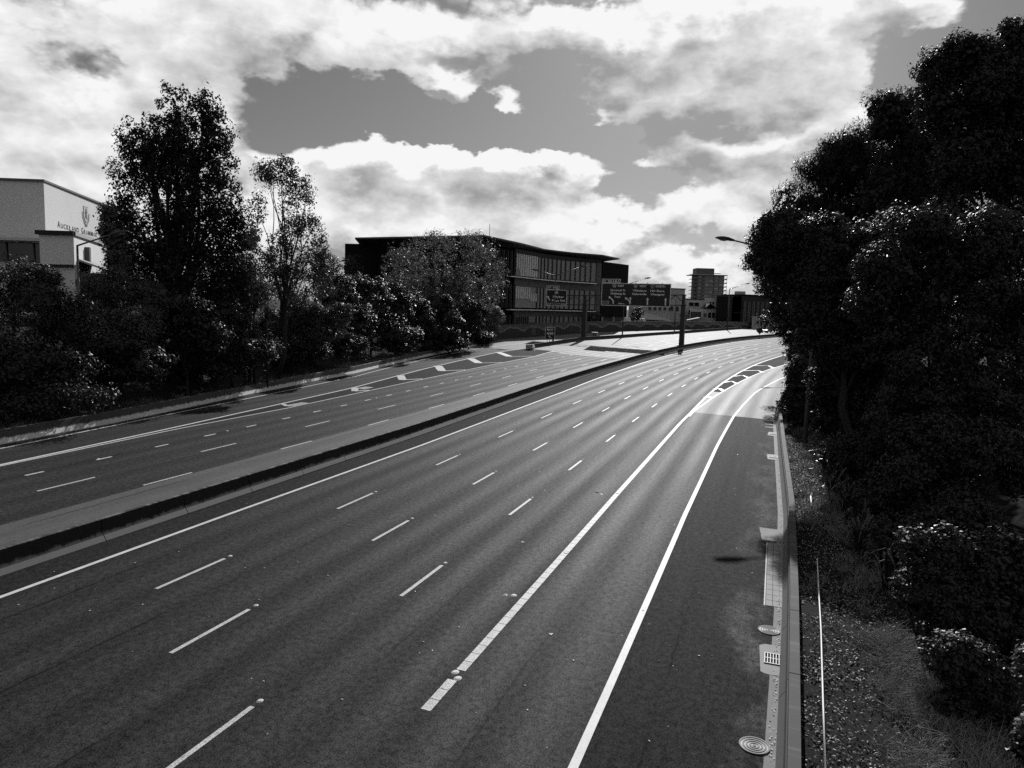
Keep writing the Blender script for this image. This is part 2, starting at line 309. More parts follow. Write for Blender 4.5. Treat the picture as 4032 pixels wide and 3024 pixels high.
P_LB = path((-60, -25.6), (0, -26.3), (14.5, -26.9), (22.5, -27.6), (28.5, -28.5), (34.5, -29.4), (47.5, -31.2), (60, -32.6), (70, -34.6), (85, -37.6), (103, -41), (121, -46), (135, -47), (400, -47))
P_L = path((-60, -23.4), (0, -24.4), (13.5, -25.5), (26.5, -27.03), (38.5, -28.3), (57.5, -30.5), (68.5, -32.8), (84.5, -35.8), (103, -38.9), (127, -40.2), (160, -40.4))
P_E = path((-60, 10.8), (0, 10.8), (20, 10.7), (38.5, 10.8), (55, 11.08), (77.5, 11.95), (98.5, 13.76), (120, 16.8), (150, 23))
P_RB = path((-60, 14.85), (0, 14.86), (10, 15.05), (22, 15.2), (36, 15.08), (46, 15.0), (57, 14.85), (69, 14.95), (80, 15.7), (100, 17.9), (120, 21), (160, 29))
P_W = path((-60, 7.2), (22, 7.08), (48, 7.18), (55, 7.28), (77, 7.3), (117, 7.5), (155, 7.9), (400, 8))
P_G = path((55, 7.42), (66.5, 7.94), (85.5, 9.04), (96.5, 9.67), (114, 10.84), (132, 12.6), (150, 16))
P_G1 = path((-60, -20.2), (0, -21.4), (11, -22.06), (13.5, -22.25), (23, -22.98), (49, -25.33), (71.5, -28.93), (88.5, -31.3), (101.5, -33.2), (112, -33.6))
P_G2 = path((-60, -20.0), (0, -21.2), (11, -21.86), (23.5, -22.5), (35, -22.4), (46, -22.9), (76.5, -24.3), (99, -25.3), (112, -27.5))
C_ = lambda v: (lambda s: v)
SSTEP = np.concatenate([np.arange(-45, 0, 5), np.arange(0, 60, 2.5), np.arange(60, 330, 4)])
def srange(a, b, *extra): return np.unique(np.concatenate([[a, b], SSTEP[(SSTEP > a) & (SSTEP < b)], list(extra)]))
def strip(mb, a, b, fl, fr, n=1, dz=0, ss=None):
    ss = srange(a, b) if ss is None else ss; k = len(ss)
    vs, uv = [], []
    for s in ss:
        l, r = float(fl(s)), float(fr(s))
        for j in range(n + 1): o = l + (r - l) * j / n; vs.append(RD(s, o, dz)); uv.append((s, o))
    fs = [(i * (n + 1) + j, i * (n + 1) + j + 1, (i + 1) * (n + 1) + j + 1, (i + 1) * (n + 1) + j) for i in range(k - 1) for j in range(n)]
    mb.add(vs, fs, uv)
def surf(name, m, parts, parent=None, kind='structure'):
    mb = MB()
    for p in parts: strip(mb, *p)
    return mb.build(name, m, parent, kind=kind if parent is None else None)
J1, J2 = 55.2, 108.0                      # transverse joints: exit ramp, left carriageway
road = surf('motorway_road', 'asphalt', [(-45, 326, P_M, P_W, 4), (-45, J1, P_W, P_E, 2)])
surf('right_shoulder', 'asphalt_shoulder', [(-45, J1, P_E, lambda s: P_RB(s) - .42, 1)])
surf('exit_ramp_road', 'asphalt_ramp', [(J1, 150, P_W, lambda s: P_RB(s) - .3, 4)])
surf('median_edge_road', 'asphalt_median', [(-45, 326, P_MED, P_M, 1)])
road_l = surf('left_carriageway_road', 'asphalt_left', [(-45, J2, lambda s: P_LB(s) - .3, C_(-13.15), 4)])
surf('left_shoulder', 'asphalt_pale', [(-45, J2, C_(-13.15), P_MED, 1)])
surf('far_carriageway_road', 'asphalt_far', [(J2, 326, lambda s: P_LB(s) - .3, P_MED, 4)])
surf('kerb_channel', 'concrete_plain', [(-45, J1, lambda s: P_RB(s) - .42, lambda s: P_RB(s) + .1, 1)])

# ---- ground: one sheet to the horizon, banks beyond the barriers
def smooth(x): x = np.clip(x, 0, 1); return x * x * (3 - 2 * x)
def ground_z(x, y):
    x, y = np.atleast_1d(np.asarray(x, float)), np.atleast_1d(np.asarray(y, float))
    s, o, z = nearest(x, y)
    lb, rb = np.minimum(P_LB(s), -20), P_RB(s)
    zr = z + CF * np.clip(o, -50, 30) - .22
    L, Rr = lb - o, o - rb
    far = np.clip((np.hypot(x, y) - 110) / 120, 0, 1)
    zz = zr + np.where(L > 0, .35 * smooth(L / 2) + (4.6 - 3.6 * np.clip((s - 70) / 60, 0, 1)) * smooth((L - 2.0) / 15), 0)
    zz = zz + np.where(Rr > -.2, .45 * smooth((Rr + .4) / .8) + 5.5 * smooth((Rr - 4.5) / 16) * (1 - .6 * far), 0)
    q = np.clip((np.hypot(x, y) - 330) / 400, 0, 1)
    return zz * (1 - q) + 3.0 * q
gx = np.concatenate([[-4500, -1500, -600, -300, -200], np.arange(-150, 2, 2.5), np.arange(2, 36, 1.), np.arange(36, 151, 2.5), [200, 300, 600, 1500, 4500]])
gy = np.concatenate([[-600, -200, -80], np.arange(-30, 8, 2.5), np.arange(8, 70, 1.25), np.arange(70, 331, 2.5), [380, 450, 600, 1000, 2000, 5500]])
GX, GY = np.meshgrid(gx, gy); GZ = ground_z(GX.ravel(), GY.ravel()).reshape(GX.shape)
GZ += np.where((np.abs(GX) < 150) & (GY < 330), RNG.normal(0, .03, GX.shape), 0)
mb = MB(); nx = len(gx)
mb.v = np.stack([GX.ravel(), GY.ravel(), GZ.ravel()], 1).tolist()
mb.f = [(j * nx + i, j * nx + i + 1, (j + 1) * nx + i + 1, (j + 1) * nx + i) for j in range(len(gy) - 1) for i in range(nx - 1)]
ground = mb.build('ground', 'soil', smooth=True, kind='structure')
def ground_z(x, y):                       # from here on: height of the built sheet itself
    x, y = np.atleast_1d(np.asarray(x, float)), np.atleast_1d(np.asarray(y, float))
    i = np.clip(np.searchsorted(gx, x) - 1, 0, len(gx) - 2); j = np.clip(np.searchsorted(gy, y) - 1, 0, len(gy) - 2)
    u, v = (x - gx[i]) / (gx[i + 1] - gx[i]), (y - gy[j]) / (gy[j + 1] - gy[j])
    return (GZ[j, i] * (1 - u) + GZ[j, i + 1] * u) * (1 - v) + (GZ[j + 1, i] * (1 - u) + GZ[j + 1, i + 1] * u) * v
def gz(x, y): return float(ground_z(x, y)[0])

# ---- painted markings, parts of the road they lie on
def line(name, m, parent, a, b, fo, wd, dz=.006):
    mb = MB(); strip(mb, a, b, lambda s: fo(s) - wd / 2, lambda s: fo(s) + wd / 2, 1, dz, srange(a, b)); return mb.build(name, m, parent)
def dashes(parent, fo, starts, ln, wd, m='paint_worn', name='lane_dash'):
    for a in starts:
        mb = MB(); j = RNG.uniform(-.05, .05); strip(mb, a, a + ln + j, lambda s: fo(s) - wd / 2, lambda s: fo(s) + wd / 2, 1, .006, np.linspace(a, a + ln + j, 3)); mb.build(name, m, parent)
def own(off, ph, n):                      # positions at 10 m spacing measured along the offset line itself
    return np.interp(ph + 10 * np.arange(n), cum(1 - KAP * off), SS)
sA, sB, sC = own(-3.5, 2.93, 19), own(0, 0., 19), own(3.5, -4.15, 19)
dashes(road, C_(-3.5), sA, 3.0, .13); dashes(road, C_(0.), sB, 3.0, .13); dashes(road, C_(3.5), sC, 3.0, .13)
line('edge_line', 'paint', road, -45, 300, lambda s: P_M(s), .17); line('edge_line', 'paint', road, -45, 150, P_E, .2)
line('gore_line', 'paint_worn', road, 48.5, 300, P_W, .24); line('gore_line', 'paint_thin', road, J1 - 3, 140, P_G, .2, .009)
a = .4
while a < 48:                              # ribbed wide line: separate blocks with narrow gaps
    ln = .5
    if not (1.6 < a < 2.3):
        mb = MB(); strip(mb, a, a + ln - .022, lambda s: P_W(s) - .125, lambda s: P_W(s) + .125, 1, .007, np.array([a, a + ln - .022])); mb.build('line_block', 'paint_worn', road)
    a += ln
def chevron(parent, pts, wd, m='paint', name='chevron'):
    P = [RD(s, o, .011) for s, o in pts]; mb = MB(); L, Rt, uv = [], [], []
    for i, p in enumerate(P):
        d = P[min(i + 1, len(P) - 1)] - P[max(i - 1, 0)]; nrm = np.array([-d[1], d[0], 0]); nrm /= np.linalg.norm(nrm)
        L.append(p + nrm * wd / 2); Rt.append(p - nrm * wd / 2)
    n = len(P); mb.add(L + Rt, [(n + i, n + i + 1, i + 1, i) for i in range(n - 1)]); mb.build(name, m, parent)
mb = MB(); strip(mb, 74, 140, lambda s: P_W(s) + .15, lambda s: P_G(s) - .12, 2, .004, srange(74, 140)); mb.build('gore_surface', 'asphalt_dark', road)
for pts in ([(67.5, 7.3), (69, 7.5), (67.6, 8.0)], [(76.5, 7.3), (78, 7.7), (75.5, 8.5)], [(85.5, 7.3), (88, 8.14), (85.5, 9.04)], [(95, 7.4), (97.5, 8.5), (94.5, 9.7)], [(105, 7.4), (107.5, 9.4), (105, 10.4)], [(115, 7.4), (117.5, 9.6), (113.5, 11.0)]):
    chevron(road, pts, .62)
pD1 = path((0, -13.4), (12, -13.33), (25, -13.12), (45, -13.22), (62, -13.5), (100, -14.4), (140, -15.8), (200, -16)); pD2 = path((0, -16.25), (18, -16.38), (42, -16.4), (62, -16.8), (100, -17.9), (140, -19.3), (200, -19.6))
pD3 = path((0, -19.1), (10, -19.2), (35, -19.6), (62, -20.3), (108, -21.8)); pD4 = path((100, -21.4), (140, -22.9), (200, -23))
dashes(road_l, pD1, 1.8 + 10 * np.arange(18), 3.0, .13); dashes(road_l, pD2, -1.2 + 10 * np.arange(18), 3.0, .13); dashes(road_l, pD3, -1.6 + 4 * np.arange(28), 1.0, .17); dashes(road_l, pD4, 114 + 10 * np.arange(7), 3.0, .13)
line('edge_line', 'paint', road_l, -45, 160, P_L, .17); line('gore_line', 'paint', road_l, -45, 112, P_G1, .2); line('gore_line', 'paint_worn', road_l, -45, 112, P_G2, .17, .008)
mb = MB(); strip(mb, 26, 112, lambda s: P_G1(s) + .12, lambda s: P_G2(s) - .1, 2, .004, srange(26, 112)); mb.build('gore_surface', 'asphalt_dark', road_l)
for s in (36.5, 49.5, 62.3, 75.4, 88.5, 101.6):
    g1, g2 = float(P_G1(s)), float(P_G2(s)); k = min(1, (s - 30) / 45)
    chevron(road_l, [(s, g1 + .1), (s - 5.2 * k, g1 + .66 * (g2 - g1))], .95 * k + .25, 'paint_worn'); chevron(road_l, [(s - 5.2 * k, g1 + .66 * (g2 - g1)), (s - 1.6 * k, g2 - .1)], .4, 'paint_worn')
for s0, o0, dl, wl in ((36, -22.9, 2.2, 1.0), (49, -24.4, 1.9, 1.0)):   # short broad blocks at the gore tip
    mb = MB(); strip(mb, s0, s0 + dl, C_(o0 - wl / 2), C_(o0 + wl / 2), 1, .012, np.array([s0, s0 + dl])); mb.build('gore_block', 'paint_thin', road_l)
# raised studs at the far end of each lane dash
def stud(parent, s, o, r=.075):
    P = RD(s, o); t = np.interp(s, SS, TH); mb = MB(); F = frame(P, math.pi / 2 - t); n = 10
    vs = [F(r * 1.25 * k * math.cos(2 * math.pi * i / n), r * k * math.sin(2 * math.pi * i / n), z) for k, z in ((1, .004), (.55, .03)) for i in range(n)]
    mb.add(vs, [tuple(range(n, 2 * n))] + [(i, (i + 1) % n, (i + 1) % n + n, i + n) for i in range(n)]); mb.build('road_stud', 'paint', parent)
for starts, o in ((sA, -3.5), (sB, 0), (sC, 3.5)):
    for s in starts[:14]: stud(road, s + 3.28, o)
for k in range(9): stud(road_l, 4.6 + 10 * k, float(pD3(4.6 + 10 * k)) - .1, .08)
for s, o in ((2.0, 7.2), (2.25, 7.02), (12.2, 7.12), (22.1, 7.06), (7.5, 6.7)): stud(road, s, o, .1)

# ---------------------------------------------------------------- concrete barriers, precast unit by unit
FSH = [(-.31, 0), (-.31, .08), (-.14, .34), (-.08, .82), (.08, .82), (.14, .34), (.31, .08), (.31, 0)]
def barrier(name, label, m, fo, a, b, unit, prof=FSH, hs=1.0, gap=.018, dz=-.03, group='concrete road barriers'):
    t = thing(name, label, 'barrier', RD(a, float(fo(a)), dz), group)
    s = a
    while s < b - .01:
        e = min(s + unit, b); n = max(2, int((e - s) / 2) + 1); ss = np.linspace(s + gap, e - gap, n + 1); mb = MB(); vs, uv = [], []
        for q in ss:
            for x, z in prof: vs.append(RD(q, float(fo(q)) + x, dz + z * hs)); uv.append((q, z * hs))
        k = len(prof); fs = [(i * k + j, i * k + j + 1, (i + 1) * k + j + 1, (i + 1) * k + j) for i in range(n) for j in range(k - 1)]
        fs += [tuple(range(k - 1, -1, -1)), tuple(n * k + j for j in range(k))]
        mb.add(vs, fs, uv); mb.build('barrier_unit', m, t); s = e
    return t
barrier('median_barrier', 'long dark stained concrete barrier dividing the two motorway carriageways', 'concrete_median', P_MED, -46, 318, 3.95, hs=1.02)
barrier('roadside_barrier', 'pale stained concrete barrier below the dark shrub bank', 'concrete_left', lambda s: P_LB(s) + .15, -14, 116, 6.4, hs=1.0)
HS = [(-.30, 0), (-.30, .08), (-.16, .3), (-.13, .62), (-.11, .62), (-.10, .80), (.15, .80), (.15, 0)]
barrier('roadside_barrier', 'concrete barrier with flat cap beside the gutter and leafy verge', 'concrete_right', lambda s: P_RB(s) + .12, -12, 72, 4.1, HS)

# ---------------------------------------------------------------- barrier along the exit split, its cushion and the noise wall
def poly_s(pts):                          # dense polyline with arc length
    pts = np.array(pts, float); d = np.concatenate([[0], np.cumsum(np.hypot(*np.diff(pts[:, :2], axis=0).T))])
    def f(q): return np.array([np.interp(q, d, pts[:, i]) for i in range(pts.shape[1])])
    def n(q): a, b = f(max(q - .5, 0)), f(min(q + .5, d[-1])); t = (b - a)[:2]; t = t / np.linalg.norm(t); return np.array([t[1], -t[0], 0]), math.atan2(t[1], t[0])
    return f, n, d[-1]
XB = [(3.6, 138.6, 1.2), (9.4, 151.9, 1.5), (16, 165.2, 1.86), (26.3, 177.1, 2.2), (36, 190, 2.5), (48.3, 205.8, 2.9), (66, 232, 3.3), (87.5, 264.2, 3.7), (120, 300, 4)]
fx, nx_, LX = poly_s(XB)
t = thing('exit_barrier', 'dark concrete barrier running from the crash cushion past the gantry leg', 'barrier', XB[0], 'concrete road barriers')
q = 0
while q < LX - .1:
    e = min(q + 6, LX); mb = MB(); vs, uv = [], []
    for u in (q + .02, (q + e) / 2, e - .02):
        p = fx(u); nn, _ = nx_(u)
        for x, z in FSH: vs.append(p + nn * x + np.array([0, 0, z * 1.05 - .05])); uv.append((u, z))
    k = len(FSH); mb.add(vs, [(i * k + j, i * k + j + 1, (i + 1) * k + j + 1, (i + 1) * k + j) for i in range(2) for j in range(k - 1)] + [tuple(range(k - 1, -1, -1)), tuple(2 * k + j for j in range(k))], uv)
    mb.build('barrier_unit', 'concrete_far', t); q = e
# crash cushion at the nose
p0 = np.array([2.95, 134.6, 1.12]); ang = math.atan2(138.4 - 134.6, 3.55 - 2.95); F = frame(p0, ang)
t = thing('crash_cushion', 'low crash cushion with chevron nose at the tip of the exit barrier', 'crash cushion', p0)
mb = MB(); mb.box(F, 0, .16, -.62, .62, .05, 1.0); nose = mb.build('nose_panel', 'sign_dark', t)
for k in range(3):
    mb = MB(); z = .2 + .27 * k
    for sg in (-1, 1):
        mb.add([F(-.03, 0, z + .16), F(-.03, sg * .56, z - .08), F(-.03, sg * .56, z + .05), F(-.03, 0, z + .29)], [(0, 1, 2, 3)])
    mb.build('chevron', 'sign_white', nose)
for k in range(5):
    mb = MB(); x = .2 + .78 * k; mb.box(F, x, x + .7, -.48, .48, .12, .8); mb.build('cushion_bay', 'sign_back', t)
    mb = MB(); mb.box(F, x + .06, x + .64, -.4, .4, .803, .84); mb.build('bay_lid', 'sign_white' if k % 2 == 0 else 'sign_grey', t)
mb = MB(); mb.box(F, .1, 4.1, -.56, -.5, .3, .62); mb.build('side_rail', 'sign_white', t)
mb = MB(); mb.box(F, .1, 4.1, .5, .56, .3, .62); mb.build('side_rail', 'sign_white', t)
mb = MB(); mb.box(F, -.9, 2.6, -1.3, -1.0, -.06, .0); mb.build('kerb_edge', 'paint', t)
# roadside cabinet
c0 = at(2342, 1337, 172); F = frame((c0[0], c0[1], 1.95), math.radians(-25))
t = thing('roadside_cabinet', 'small pale grey roadside cabinet behind the exit barrier', 'cabinet', (c0[0], c0[1], 1.95))
mb = MB(); mb.box(F, -.6, .6, -.4, .4, 0, 1.5); b_ = mb.build('cabinet_body', 'far_wall', t)
mb = MB(); mb.box(F, -.66, .66, -.46, .46, 1.5, 1.6); mb.build('cabinet_lid', 'white_roof', t)
mb = MB(); mb.box(F, -.5, .5, -.43, -.403, .12, 1.4); mb.build('cabinet_door', 'far_grey', b_)

# noise wall, panel by panel with a raised wave band
NW = [(-6.4, 154.3, 1.7, 4.83), (4.6, 172, 1.95, 5.1), (18.4, 192, 2.3, 5.65)]
for px, d in ((2480, 208), (2660, 225), (2830, 242), (3000, 262), (3150, 285), (3250, 310)):
    p = at(px, 1265 + max(0, (px - 2660)) * .012, d); NW.append((p[0], p[1], p[2] - 3.2, p[2]))
fw, nw, LW = poly_s(NW)
t = thing('noise_wall', 'long grey concrete noise wall with wavy relief band beside the ramp', 'wall', NW[0][:3])
PL = 6.0; q = 0; k = 0
wave = lambda u: .62 + .13 * math.sin(u * 2 * math.pi / 9.2) + .05 * math.sin(u * 2 * math.pi / 4.6 + 1)
while q < LW - .1:
    e = min(q + PL, LW); a, b = fw(q + .015), fw(e - .015); nn, an = nw((q + e) / 2)
    hA, hB = a[3] - a[2], b[3] - b[2]
    def face(lo0, hi0, lo1, hi1, th, mb):
        vs = [a[:3] + (0, 0, lo0), b[:3] + (0, 0, lo1), b[:3] + (0, 0, hi1), a[:3] + (0, 0, hi0)]; vs += [v - nn * 0 + nn * th for v in vs]
        mb.add(vs, [(0, 1, 2, 3), (7, 6, 5, 4), (0, 4, 5, 1), (1, 5, 6, 2), (2, 6, 7, 3), (3, 7, 4, 0)])
    mb = MB(); face(-.3, hA, -.3, hB, -.25, mb); pn = mb.build('wall_panel', 'noise_wall', t)
    n = 6; mb = MB(); mc = MB(); top, bot, lo = [], [], []
    for i in range(n + 1):
        u = q + .015 + (e - q - .03) * i / n; p = fw(u); hh = p[3] - p[2]; w0 = wave(u)
        top.append(p[:3] + nn * .07 + (0, 0, hh * (w0 + .14))); bot.append(p[:3] + nn * .07 + (0, 0, hh * w0)); lo.append(p[:3] + nn * .05 + (0, 0, -.2))
    m1 = n + 1; back = [v - nn * .06 for v in top]
    mb.add(bot + top + back, [(i, i + 1, m1 + i + 1, m1 + i) for i in range(n)] + [(m1 + i, m1 + i + 1, 2 * m1 + i + 1, 2 * m1 + i) for i in range(n)]); mb.build('wave_band', 'noise_wave', pn)
    bt = [v - nn * .02 for v in bot]; mc.add(lo + bt, [(i, i + 1, m1 + i + 1, m1 + i) for i in range(n)]); mc.build('lower_face', 'noise_lower', pn)
    q = e; k += 1
# kerb-height dark barrier at the foot of the wall
t = thing('ramp_barrier', 'dark concrete barrier along the foot of the noise wall', 'barrier', NW[0][:3], 'concrete road barriers')
q = 0
while q < LW - .1:
    e = min(q + 6, LW); mb = MB(); vs, uv = [], []
    for u in (q + .02, e - .02):
        p = fw(u); nn, _ = nw(u)
        for x, z in FSH: vs.append(p[:3] + nn * (1.3 + x) + np.array([0, 0, z - .1])); uv.append((u, z))
    k = len(FSH); mb.add(vs, [(j, j + 1, k + j + 1, k + j) for j in range(k - 1)] + [tuple(range(k - 1, -1, -1)), tuple(k + j for j in range(k))], uv); mb.build('barrier_unit', 'concrete_far', t); q = e

# ---------------------------------------------------------------- lettering
def text_geo(s, bold=0.0):
    cu = bpy.data.curves.new('txt', 'FONT'); cu.body = s; cu.resolution_u = 3; cu.offset = bold; o = bpy.data.objects.new('txt', cu); COL.objects.link(o)
    bpy.context.view_layer.update(); me = o.evaluated_get(bpy.context.evaluated_depsgraph_get()).to_mesh()
    v = np.array([tuple(p.co) for p in me.vertices]); f = [tuple(p.vertices) for p in me.polygons]
    bpy.data.objects.remove(o); bpy.data.curves.remove(cu); return v, f
def lettering(F, s, cx, cz, hgt, wid, m, parent, y=-.03, bold=.028, name='lettering', cap=None):
    """F frame x right, z up, facing -y; text centred at cx,cz, cap height hgt, squeezed to width wid"""
    v, f = text_geo(s, bold); x0, x1 = v[:, 0].min(), v[:, 0].max()
    sx = wid / (x1 - x0) if wid else hgt / .7; sz = hgt / .7
    vs = [F(cx + (p[0] - (x0 + x1) / 2) * sx, y, cz + (p[1] - .35) * sz) for p in v]
    mb = MB(); mb.add(vs, f); return mb.build(name, m, parent)
def flat(F, pts, y, m, parent, name):
    mb = MB(); mb.add([F(x, y, z) for x, z in pts], [tuple(range(len(pts)))]); return mb.build(name, m, parent)
def ribbon(F, pts, wd, y, m, parent, name, head=None):
    mb = MB(); P = np.array(pts, float); L, Rr = [], []
    for i in range(len(P)):
        d = P[min(i + 1, len(P) - 1)] - P[max(i - 1, 0)]; d /= np.linalg.norm(d); n = np.array([-d[1], d[0]]); L.append(P[i] + n * wd / 2); Rr.append(P[i] - n * wd / 2)
    n = len(P); mb.add([F(q[0], y, q[1]) for q in L + Rr], [(n + i, n + i + 1, i + 1, i) for i in range(n - 1)])
    if head:
        d = P[-1] - P[-2]; d /= np.linalg.norm(d); nn = np.array([-d[1], d[0]]); e = P[-1]
        mb.add([F(*(lambda q: (q[0], y, q[1]))(q)) for q in (e + nn * head, e - nn * head, e + d * head * 1.3)], [(0, 1, 2)])
    return mb.build(name, m, parent)
def border(F, x0, x1, z0, z1, wd, y, m, parent):
    mb = MB()
    for a in ((x0, x1, z0, z0 + wd), (x0, x1, z1 - wd, z1), (x0, x0 + wd, z0 + wd, z1 - wd), (x1 - wd, x1, z0 + wd, z1 - wd)):
        mb.add([F(a[0], y, a[2]), F(a[1], y, a[2]), F(a[1], y, a[3]), F(a[0], y, a[3])], [(0, 1, 2, 3)])
    return mb.build('border', m, parent)
def shield(F, cx, cz, r, parent, txt):
    pts = [(cx - r * .85, cz + r * .9), (cx - r * .4, cz + r), (cx, cz + r * .86), (cx + r * .4, cz + r), (cx + r * .85, cz + r * .9), (cx + r, cz + .1 * r), (cx + r * .55, cz - .75 * r), (cx, cz - r), (cx - r * .55, cz - .75 * r), (cx - r, cz + .1 * r)]
    s_ = flat(F, pts, -.02, 'sign_white', parent, 'route_shield'); flat(F, [(cx + (x - cx) * .84, cz + (z - cz) * .84) for x, z in pts], -.04, 'sign_dark', s_, 'shield_face')
    lettering(F, txt, cx, cz, r * .9, None if len(txt) == 1 else r * 1.15, 'sign_white', s_, -.06)

# ---------------------------------------------------------------- sign gantry
GA = np.array([16.1, 166.7, 0]); gang = math.atan2(-9.2, 19.9); GF = frame(GA, gang)    # x along the gantry, -y towards the traffic
t = thing('sign_gantry', 'tall steel truss gantry with two square legs across the left carriageway', 'gantry', GF(0, 0, 1.9))
for nm, x, zb, zt in (('leg', -.1, 1.7, 9.7), ('leg', 22.1, 1.5, 10.2)):
    mb = MB(); wl = .5; mb.add([GF(x + sx * w_, sy * w_, z) for z, w_ in ((zb, wl), (zt, wl * .88)) for sx, sy in ((-1, -1), (1, -1), (1, 1), (-1, 1))], [(3, 2, 1, 0), (4, 5, 6, 7), (0, 1, 5, 4), (1, 2, 6, 5), (2, 3, 7, 6), (3, 0, 4, 7)])
    lg = mb.build('leg', 'steel_dark', t)
    mb = MB(); mb.box(GF, x - .75, x + .75, -.75, .75, zb + .05, zb + .35); mb.build('base_plate', 'steel_dark', lg)
    mb = MB(); mb.box(GF, x - .3, x + .3, -.45, .45, zt, zt + 2.3); mb.build('leg_head', 'steel_dark', lg)
zc = lambda x, hi: (11.98 + x * .0245) if hi else (9.85 + x * .021)
for y in (-.45, .45):
    for hi in (0, 1):
        mb = MB(); mb.tube([GF(-9.6, y, zc(-9.6, hi)), GF(22.6, y, zc(22.6, hi))], .09, 6); mb.build('chord', 'steel_dark', t)
xs = np.arange(-9.6, 22.7, 2.3)
for i in range(len(xs) - 1):
    for y in (-.45, .45):
        mb = MB(); mb.tube([GF(xs[i], y, zc(xs[i], i % 2)), GF(xs[i + 1], y, zc(xs[i + 1], (i + 1) % 2))], .05, 5); mb.build('brace', 'steel_dark', t)
    for hi in (0, 1):
        mb = MB(); mb.tube([GF(xs[i], -.45, zc(xs[i], hi)), GF(xs[i], .45, zc(xs[i], hi))], .045, 5); mb.build('cross_member', 'steel_dark', t)
SF = frame(GF(0, -.75, 0), gang)
x0, x1, z0, z1 = 3.9, 19.4, 9.83, 14.8; wd, ht = x1 - x0, z1 - z0
t = thing('overhead_sign', 'wide dark overhead direction sign listing EAST, WEST and NORTH routes', 'road sign', SF((x0 + x1) / 2, 0, z0), 'gantry signs')
mb = MB(); mb.box(SF, x0, x1, 0, .12, z0, z1); pan = mb.build('sign_panel', 'sign_dark', t); border(SF, x0, x1, z0, z1, .13, -.012, 'sign_white', pan)
SX = lambda u: x0 + u * wd
SZ = lambda v: z1 - v * ht
for s, u, v, h_, w_ in (('EAST', .287, .115, .085, .092), ('Symonds St', .245, .31, .085, .22), ('Wellesley St', .245, .46, .085, .226), ('Port', .243, .605, .085, .085), ('WEST', .605, .115, .085, .1), ('Waitakere', .56, .31, .085, .195), ('Helensville', .558, .46, .085, .207),
                        ('NORTH', .853, .115, .085, .128), ('Nth Shore', .812, .31, .085, .2), ('Whangarei', .813, .46, .085, .195), ('500 m', .304, .897, .06, .095)):
    lettering(SF, s, SX(u), SZ(v), h_ * ht, w_ * wd, 'sign_white', pan)
shield(SF, SX(.19), SZ(.125), .42, pan, '16'); shield(SF, SX(.5), SZ(.125), .42, pan, '16'); shield(SF, SX(.742), SZ(.125), .42, pan, '1')
flat(SF, [(SX(.011), SZ(.93)), (SX(.121), SZ(.93)), (SX(.121), SZ(.79)), (SX(.011), SZ(.79))], -.02, 'sign_grey', pan, 'only_panel'); lettering(SF, 'ONLY', SX(.066), SZ(.86), .4, 1.35, 'sign_dark', pan, -.04)
ribbon(SF, [(SX(.184), SZ(.92)), (SX(.183), SZ(.82)), (SX(.17), SZ(.735)), (SX(.145), SZ(.67)), (SX(.131), SZ(.645))], .27, -.02, 'sign_white', pan, 'arrow', .33)
ribbon(SF, [(SX(.428), SZ(.92)), (SX(.43), SZ(.68))], .27, -.02, 'sign_white', pan, 'arrow', .33)
ribbon(SF, [(SX(.424), SZ(.83)), (SX(.412), SZ(.76)), (SX(.39), SZ(.7)), (SX(.372), SZ(.67))], .24, -.025, 'sign_white', pan, 'arrow', .32)
for u in (.679, .934): ribbon(SF, [(SX(u), SZ(.93)), (SX(u), SZ(.69))], .27, -.02, 'sign_white', pan, 'arrow', .33)
mb = MB(); mb.box(SF, 3.9, 8.25, 0, .1, 14.83, 15.7); tb = mb.build('exit_tab', 'sign_dark', t); border(SF, 3.9, 8.25, 14.83, 15.7, .11, -.012, 'sign_white', tb)
lettering(SF, 'EXIT', 4.55, 15.26, .36, .78, 'sign_white', tb); lettering(SF, '429 A-B-C', 6.62, 15.26, .46, 2.75, 'sign_white', tb)
for x in (5.0, 8.8, 11.6, 14.2, 17.4):
    mb = MB(); mb.box(SF, x - .06, x + .06, .12, .3, 9.9, 15.0); mb.build('bracket', 'steel_dark', t)
x0, x1, z0, z1 = -9.35, -4.28, 9.4, 13.08; wd, ht = x1 - x0, z1 - z0
t = thing('overhead_sign', 'square dark exit sign for Khyber Pass Rd on the gantry end', 'road sign', SF((x0 + x1) / 2, 0, z0), 'gantry signs')
mb = MB(); mb.box(SF, x0, x1, 0, .12, z0, z1); pan = mb.build('sign_panel', 'sign_dark', t); border(SF, x0, x1, z0, z1, .12, -.012, 'sign_white', pan)
flat(SF, [(x0 + .1, z0 + .1), (x1 - .1, z0 + .1), (x1 - .1, z0 + .68), (x0 + .1, z0 + .68)], -.02, 'sign_grey', pan, 'exit_only_panel'); lettering(SF, 'EXIT ONLY', SX(.5), z0 + .39, .3, 2.6, 'sign_dark', pan, -.04)
lettering(SF, 'Khyber', SX(.6), SZ(.43), .48, 2.75, 'sign_white', pan); lettering(SF, 'Pass Rd', SX(.6), SZ(.66), .48, 3.1, 'sign_white', pan)
sh_ = flat(SF, [(SX(.43), SZ(.1)), (SX(.56), SZ(.1)), (SX(.57), SZ(.22)), (SX(.495), SZ(.28)), (SX(.42), SZ(.22))][::-1], -.02, 'sign_white', pan, 'route_shield'); lettering(SF, '12', SX(.495), SZ(.18), .3, .4, 'sign_dark', sh_, -.05)
ribbon(SF, [(SX(.19), SZ(.66)), (SX(.1), SZ(.48))], .3, -.02, 'sign_white', pan, 'arrow', .36)
mb = MB(); mb.box(SF, -9.38, -6.2, 0, .1, 13.1, 13.98); tb = mb.build('exit_tab', 'sign_dark', t); border(SF, -9.38, -6.2, 13.1, 13.98, .11, -.012, 'sign_white', tb)
